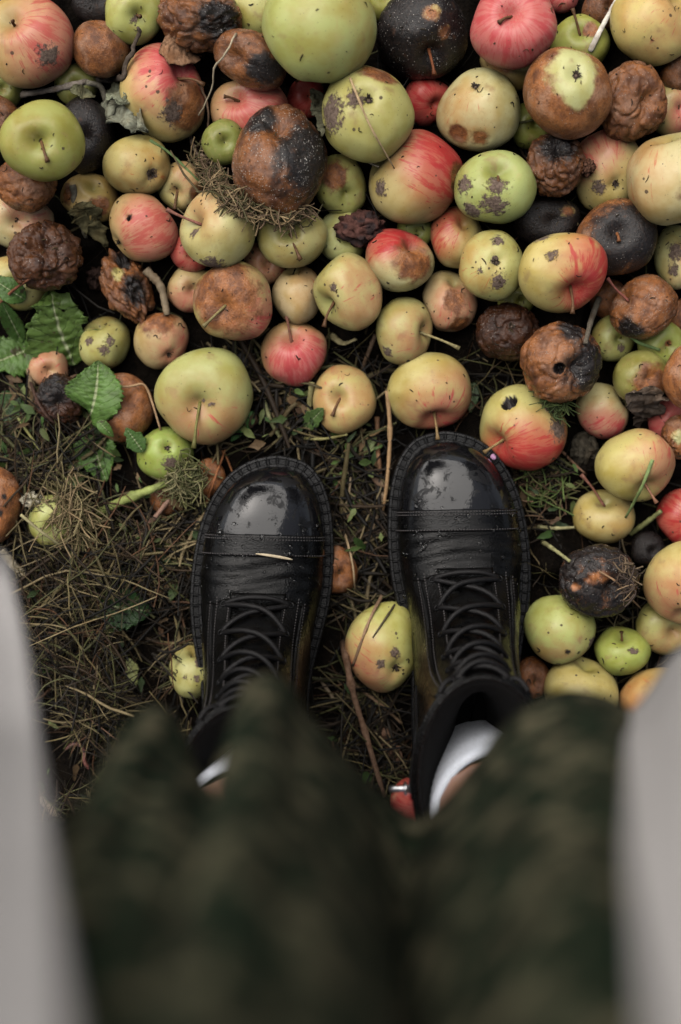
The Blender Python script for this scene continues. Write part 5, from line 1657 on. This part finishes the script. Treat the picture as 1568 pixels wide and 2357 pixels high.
o = mk('worm', V, F, M['worm'], cols=dict(tint=np.tile((.20,.075,.06), (len(V), 1)))); set_origin(o, pts[12])
tag(o, 'curled reddish brown worm in the dry grass at lower left', 'worm')
# wormlike dark curl by the wrinkled brown apple
pts = lay([(1462,108),(1478,100),(1492,112),(1490,132)], 16, .004, rest=False)
V, F = tube(pts + np.array([0, 0, .02]), .0032, 10)
o = mk('slug', V, F, M['worm'], cols=dict(tint=np.tile((.035,.03,.03), (len(V), 1)))); set_origin(o, pts[8])
tag(o, 'small dark slug above the wrinkled brown apple at the right', 'slug')

# ------------------------------------------------------------------ hay and fine litter
def strand_pts(p, ang, L, pitch, bend, n, sr):
    t = np.linspace(-.5, .5, n)
    dx, dy = math.cos(ang), math.sin(ang)
    b = bend * (t * t - .08) * L * 3 + .02 * L * math.sin(ang * 7.3) * np.sin(t * 9 + ang)
    kz = sr.normal() * .12
    return np.c_[p[0] + dx * t * L - dy * b, p[1] + dy * t * L + dx * b, p[2] + pitch * t * L + kz * (t * t) * L]
HAYC = [((.46,.36,.19), 2), ((.30,.24,.11), 3), ((.17,.17,.065), 3), ((.085,.055,.03), 4), ((.032,.024,.015), 5), ((.012,.010,.007), 6), ((.20,.10,.05), 1)]
HC = [tuple(.62 * q for q in c) for c, w in HAYC for _ in range(w)]
boot_c = [(-.060, -.105, .064, .150), (.093, -.085, .064, .152)]
def in_boot(x, y):
    return any(((x - a) / c) ** 2 + ((y - b) / d) ** 2 < 1 for a, b, c, d in boot_c)
def litter(name, label, regions, seed, cat=None, tone=1.0):
    """regions: (px centre, py centre, radius x, radius y, count, pile height, length range, width range)"""
    sr = np.random.default_rng(seed)
    b = MB()
    for (cx, cy, rx, ry, cnt, hgt, ll, ww) in regions:
        k = 0; tries = 0
        while k < cnt and tries < cnt * 5:
            tries += 1
            ra, an = math.sqrt(sr.random()), sr.uniform(0, 2 * np.pi)
            px, py = cx + rx * ra * math.cos(an), cy + ry * ra * math.sin(an)
            p = P(px, py, .015)
            if in_boot(p[0], p[1]): continue
            if float(fbm(np.array([[p[0] * 26, p[1] * 26, seed * .7]]), 51, 2)[0]) < sr.uniform(-.18, .20): continue
            k += 1
            edge = 1 - ra ** 2
            z = float(ground_z(p[0], p[1])) + .001 + sr.random() * hgt * (.25 + edge)
            L = sr.uniform(*ll) * (1.1 if sr.random() < .7 else 1.9)
            w = sr.uniform(*ww) * (.95 if sr.random() < .85 else 2.0)
            pts = strand_pts((p[0], p[1], z), sr.uniform(0, 2 * np.pi), L, sr.normal() * .22, sr.normal() * .11, 7, sr)
            gz = ground_z(pts[:, 0], pts[:, 1]) + .0008
            pts[:, 2] = np.maximum(pts[:, 2], gz)
            c = tone * np.array(HC[sr.integers(len(HC))]) * sr.uniform(.6, 1.25)
            T, Nn, Bn = frames(pts)
            roll = sr.uniform(0, np.pi)
            S = np.cos(roll) * Nn + np.sin(roll) * Bn
            wr_ = w * np.array([.4, .8, 1, 1, .9, .7, .25])[:, None]
            if w > .0011:
                V, F = tube(pts, w * .5 * np.array([.8, 1, 1, 1, .95, .85, .5]), 5, cap=False, flat=.6)
            else:
                V = np.stack([pts - S * wr_ * .5, pts + S * wr_ * .5], 1).reshape(-1, 3)
                F = [(2 * i, 2 * i + 1, 2 * i + 3, 2 * i + 2) for i in range(6)]
            b.add(V, F, c)
    o = b.build(name, M['straw'])
    return tag(o, label, cat, kind='stuff')
litter('dry_grass', 'matted dry grass on the ground left of the boots', [
    (240, 1470, 240, 260, 1150, .050, (.012, .055), (.0004, .0013)),
    (180, 1800, 220, 260, 1000, .040, (.012, .050), (.0004, .0013)),
    (300, 1250, 190, 150, 430, .026, (.015, .065), (.0005, .0017)),
    (130, 1060, 190, 170, 300, .022, (.015, .070), (.0005, .0018)),
    (110, 1160, 110, 130, 260, .034, (.02, .07), (.0005, .0016)),
    (430, 1350, 60, 260, 220, .016, (.015, .05), (.0006, .0022)),
    (60, 2150, 260, 250, 550, .03, (.015, .05), (.0005, .0013)),
    (420, 1700, 130, 200, 380, .02, (.015, .05), (.0005, .0016)),
], 21, tone=.88)
litter('straw_litter', 'coarse straw and stalk litter between the boots and under the apples', [
    (830, 1080, 90, 260, 150, .012, (.02, .07), (.0007, .0024)),
    (800, 1450, 110, 260, 190, .014, (.02, .08), (.0006, .0020)),
    (840, 1750, 130, 180, 220, .016, (.02, .08), (.0006, .0022)),
    (640, 940, 220, 110, 260, .012, (.02, .06), (.0007, .0028)),
    (1250, 1150, 110, 190, 150, .008, (.015, .05), (.0005, .0016)),
    (1400, 1300, 200, 300, 170, .008, (.015, .05), (.0005, .0015)),
    (1100, 850, 130, 120, 50, .008, (.02, .05), (.0005, .0016)),
    (780, 560, 760, 480, 260, .010, (.02, .06), (.0005, .0014)),
    (1250, 1800, 300, 300, 200, .008, (.015, .05), (.0005, .0015)),
], 22, tone=.68)
def weeds(name, label, regions, seed):
    sr = np.random.default_rng(seed)
    b = MB()
    for (cx, cy, rx, ry, cnt) in regions:
        for k in range(cnt):
            ra, an = math.sqrt(sr.random()), sr.uniform(0, 2 * np.pi)
            p = P(cx + rx * ra * math.cos(an), cy + ry * ra * math.sin(an), .015)
            if in_boot(p[0], p[1]): continue
            z = float(ground_z(p[0], p[1])) + sr.uniform(.004, .022)
            L = sr.uniform(.006, .017); w = L * sr.uniform(.22, .45); a_ = sr.uniform(0, 2 * np.pi)
            d = np.array([math.cos(a_), math.sin(a_), sr.normal() * .35]); s_ = np.array([-math.sin(a_), math.cos(a_), sr.normal() * .4])
            c = np.array([p[0], p[1], z])
            f = np.linspace(0, 1, 7)
            pr = np.sin(np.pi * f ** .8) * (1 + .25 * sr.normal(size=7))
            mid = c + np.outer(f * L, d) + np.outer(-(f - .5) ** 2 * L * .5, [0, 0, 1])
            V = np.vstack([mid - np.outer(pr * w * .5, s_) + [0, 0, w * .12], mid, mid + np.outer(pr * w * .5, s_) + [0, 0, w * .12]])
            F = [(i, i + 1, 8 + i, 7 + i) for i in range(6)] + [(7 + i, 8 + i, 15 + i, 14 + i) for i in range(6)]
            b.add(V, F, np.array([(.05,.10,.025), (.08,.13,.035), (.12,.15,.05), (.035,.06,.02), (.14,.09,.045), (.10,.06,.035)][sr.integers(6)]) * sr.uniform(.6, 1.2))
    return tag(b.build(name, M['straw']), label, kind='stuff')
weeds('ground_weeds', 'small green weeds and torn leaf bits among the litter', [(120, 980, 150, 130, 90), (300, 1200, 180, 150, 60), (250, 1450, 200, 200, 40), (830, 1120, 70, 150, 26), (640, 960, 160, 70, 40), (1260, 1130, 90, 110, 22), (180, 1800, 200, 200, 30), (820, 1600, 90, 200, 16)], 61)
def tuft(name, label, cat, path, spread, cnt, ll, cols, seed, h=.012, curl=.5, w=(.0003, .0007)):
    sr = np.random.default_rng(seed)
    ctr = lay(path, 24, .002)
    b = MB()
    for k in range(cnt):
        i = sr.integers(24)
        p = ctr[i] + np.r_[sr.normal(size=2) * spread, sr.random() * h]
        tg = ctr[min(i + 1, 23)] - ctr[max(i - 1, 0)]
        an = math.atan2(tg[1], tg[0]) + sr.normal() * .7
        pts = strand_pts(p, an, sr.uniform(*ll), sr.normal() * .3, sr.normal() * curl, 7, sr)
        V, F = tube(pts, sr.uniform(*w), 4, cap=False)
        b.add(V, F, np.array(cols[sr.integers(len(cols))]) * sr.uniform(.6, 1.3))
    o = b.build(name, M['straw'])
    set_origin(o, ctr[12])
    return tag(o, label, cat)
tuft('hay_tuft', 'tangled tuft of brown hay under the big mouldy brown apple', 'hay tuft', [(462,372),(492,410),(520,452),(575,488),(640,500),(705,492)], .0034, 300, (.008, .024), [(.24,.17,.09), (.15,.10,.06), (.33,.24,.13), (.10,.09,.04)], 31)
tuft('moss_tuft', 'curly green moss tuft beside the dull green calyx apple', 'moss', [(412,1098),(425,1120),(432,1090),(420,1105)], .0055, 230, (.008, .022), [(.16,.16,.06), (.12,.13,.05), (.22,.20,.10)], 32, curl=1.2)
tuft('grass_tuft', 'dry grass wisp over the buried lime green apple', 'grass', [(150,1130),(170,1190),(185,1240)], .0080, 200, (.02, .05), [(.22,.18,.09), (.16,.14,.06), (.30,.22,.12)], 33, curl=.25)
tuft('moss_tuft', 'bright green moss sprig above the clod right of the apple with the wormhole', 'moss', [(1260,925),(1275,940),(1290,930)], .0030, 60, (.006, .013), [(.09,.13,.04), (.06,.09,.03)], 34, curl=1.0)
tuft('root_tuft', 'matted roots and soil on the right of the orange-flecked black apple', 'roots', [(1430,1300),(1445,1335),(1440,1380)], .0026, 34, (.008, .016), [(.14,.10,.07), (.25,.18,.11), (.07,.05,.04)], 35, curl=.8)
tuft('grass_tuft', 'thin green weeds on the soil right of the right boot toe', 'weeds', [(1225,1110),(1260,1125),(1300,1110)], .012, 55, (.015, .035), [(.12,.17,.05), (.20,.20,.08), (.16,.10,.06)], 36, curl=.4)

# crumbs of plant matter stuck to the wet skins
sr = np.random.default_rng(77)
cr = MB()
for a in APPLES:
    V3 = a['V3']; r = a['r']
    up = np.where(V3[:, 2] > .35 * r)[0]
    for k in range(int(sr.integers(3, 10))):
        v = V3[up[sr.integers(len(up))]]
        n_ = v / np.linalg.norm(v)
        e1 = np.cross(n_, sr.normal(size=3)); e1 /= np.linalg.norm(e1); e2 = np.cross(n_, e1)
        L = .0012 + .0048 * sr.random() ** 2.2
        t = np.linspace(-.5, .5, 4)
        pts = a['p'] + v + np.outer(t, e1) * L + np.outer((t * t) * sr.normal() * 1.4, e2) * L + n_ * .0004
        V, F = tube(pts, (.00022 + .00035 * sr.random()) * np.array([.7, 1, 1, .6]), 4)
        cr.add(V, F, np.array([(.03,.022,.014), (.06,.045,.02), (.02,.017,.013), (.10,.07,.03)][sr.integers(4)]))
o = cr.build('plant_crumbs', M['straw'])
tag(o, 'dark crumbs of plant matter stuck to the wet apples', kind='stuff')
# ------------------------------------------------------------------ unseen trees added outside the frame to darken the low sky the boots reflect
M['treebark'] = tint_material('tree_bark', .85, .15, .6, 1.0, 30.0, .01)
M['treeleaf'] = tint_material('tree_leaf', .5, .3, .4, .2, 8.0)
def sky_dimming_tree(label, x, y, h, spread, seed):
    sr = np.random.default_rng(seed)
    root = empty('added_tree', (x, y, 0)); tag(root, label, 'tree', 'unseen trees added to darken the low sky')
    b = MB()
    trunk = np.array([(0, 0, -.05), (.03, .02, h * .2), (-.02, .05, h * .36), (.02, .0, h * .46)])
    V, F = tube(crom(trunk, 12), np.linspace(.14, .09, 12), 12); b.add(V, F, (.10, .08, .065))
    tips = []
    for k in range(9):
        an = k / 9 * 2 * np.pi + sr.uniform(-.3, .3)
        e = np.array([math.cos(an) * spread * sr.uniform(.6, .95), math.sin(an) * spread * sr.uniform(.6, .95), h * sr.uniform(.55, .95)])
        s = np.array([0, 0, h * sr.uniform(.30, .46)])
        pts = crom([s, .5 * (s + e) + np.array([0, 0, .12 * h]), e], 10)
        V, F = tube(pts, np.linspace(.06, .012, 10), 8); b.add(V, F, (.10, .08, .065))
        tips += [pts[j] for j in (4, 5, 6, 7, 8, 9)]
    b.build('trunk', M['treebark'], root)
    tips = np.array(tips)
    n = 5200
    c = tips[sr.integers(len(tips), size=n)] + sr.normal(size=(n, 3)) * np.array([.30, .30, .24]) * spread / 1.6
    d1 = sr.normal(size=(n, 3)); d1 /= np.linalg.norm(d1, axis=1)[:, None]
    d2 = np.cross(d1, sr.normal(size=(n, 3))); d2 /= np.linalg.norm(d2, axis=1)[:, None]
    L = sr.uniform(.05, .09, n)[:, None]
    V = np.stack([c - d1 * L, c + d2 * L * .5, c + d1 * L, c - d2 * L * .5], 1).reshape(-1, 3)
    F = np.arange(4 * n).reshape(n, 4)
    col = np.array([(.05, .09, .025), (.08, .12, .03), (.12, .12, .035), (.035, .065, .02)])[sr.integers(4, size=n)] * sr.uniform(.7, 1.3, n)[:, None]
    mk('crown', V, F, M['treeleaf'], root, smooth=False, cols=dict(tint=np.repeat(col, 4, 0)))
for lab, x, y, h, s, sd in (
    ('unseen tree added to dim the sky, ahead of the heap to the left', -1.6, 3.0, 2.6, 1.4, 1), ('unseen tree added to dim the sky, ahead of the heap to the right', 2.2, 2.8, 2.6, 1.4, 2),
    ('unseen tree added to dim the sky, off to the right of the boots', 3.2, -.4, 2.6, 1.4, 3), ('unseen tree added to dim the sky, off to the left of the boots', -3.0, -.6, 2.6, 1.4, 4),
    ('unseen tree added to dim the sky, behind the wearer to the left', -1.7, -3.2, 2.6, 1.4, 5), ('unseen tree added to dim the sky, behind the wearer to the right', 1.8, -3.3, 2.6, 1.4, 6)):
    sky_dimming_tree(lab, x, y, h, s, sd)
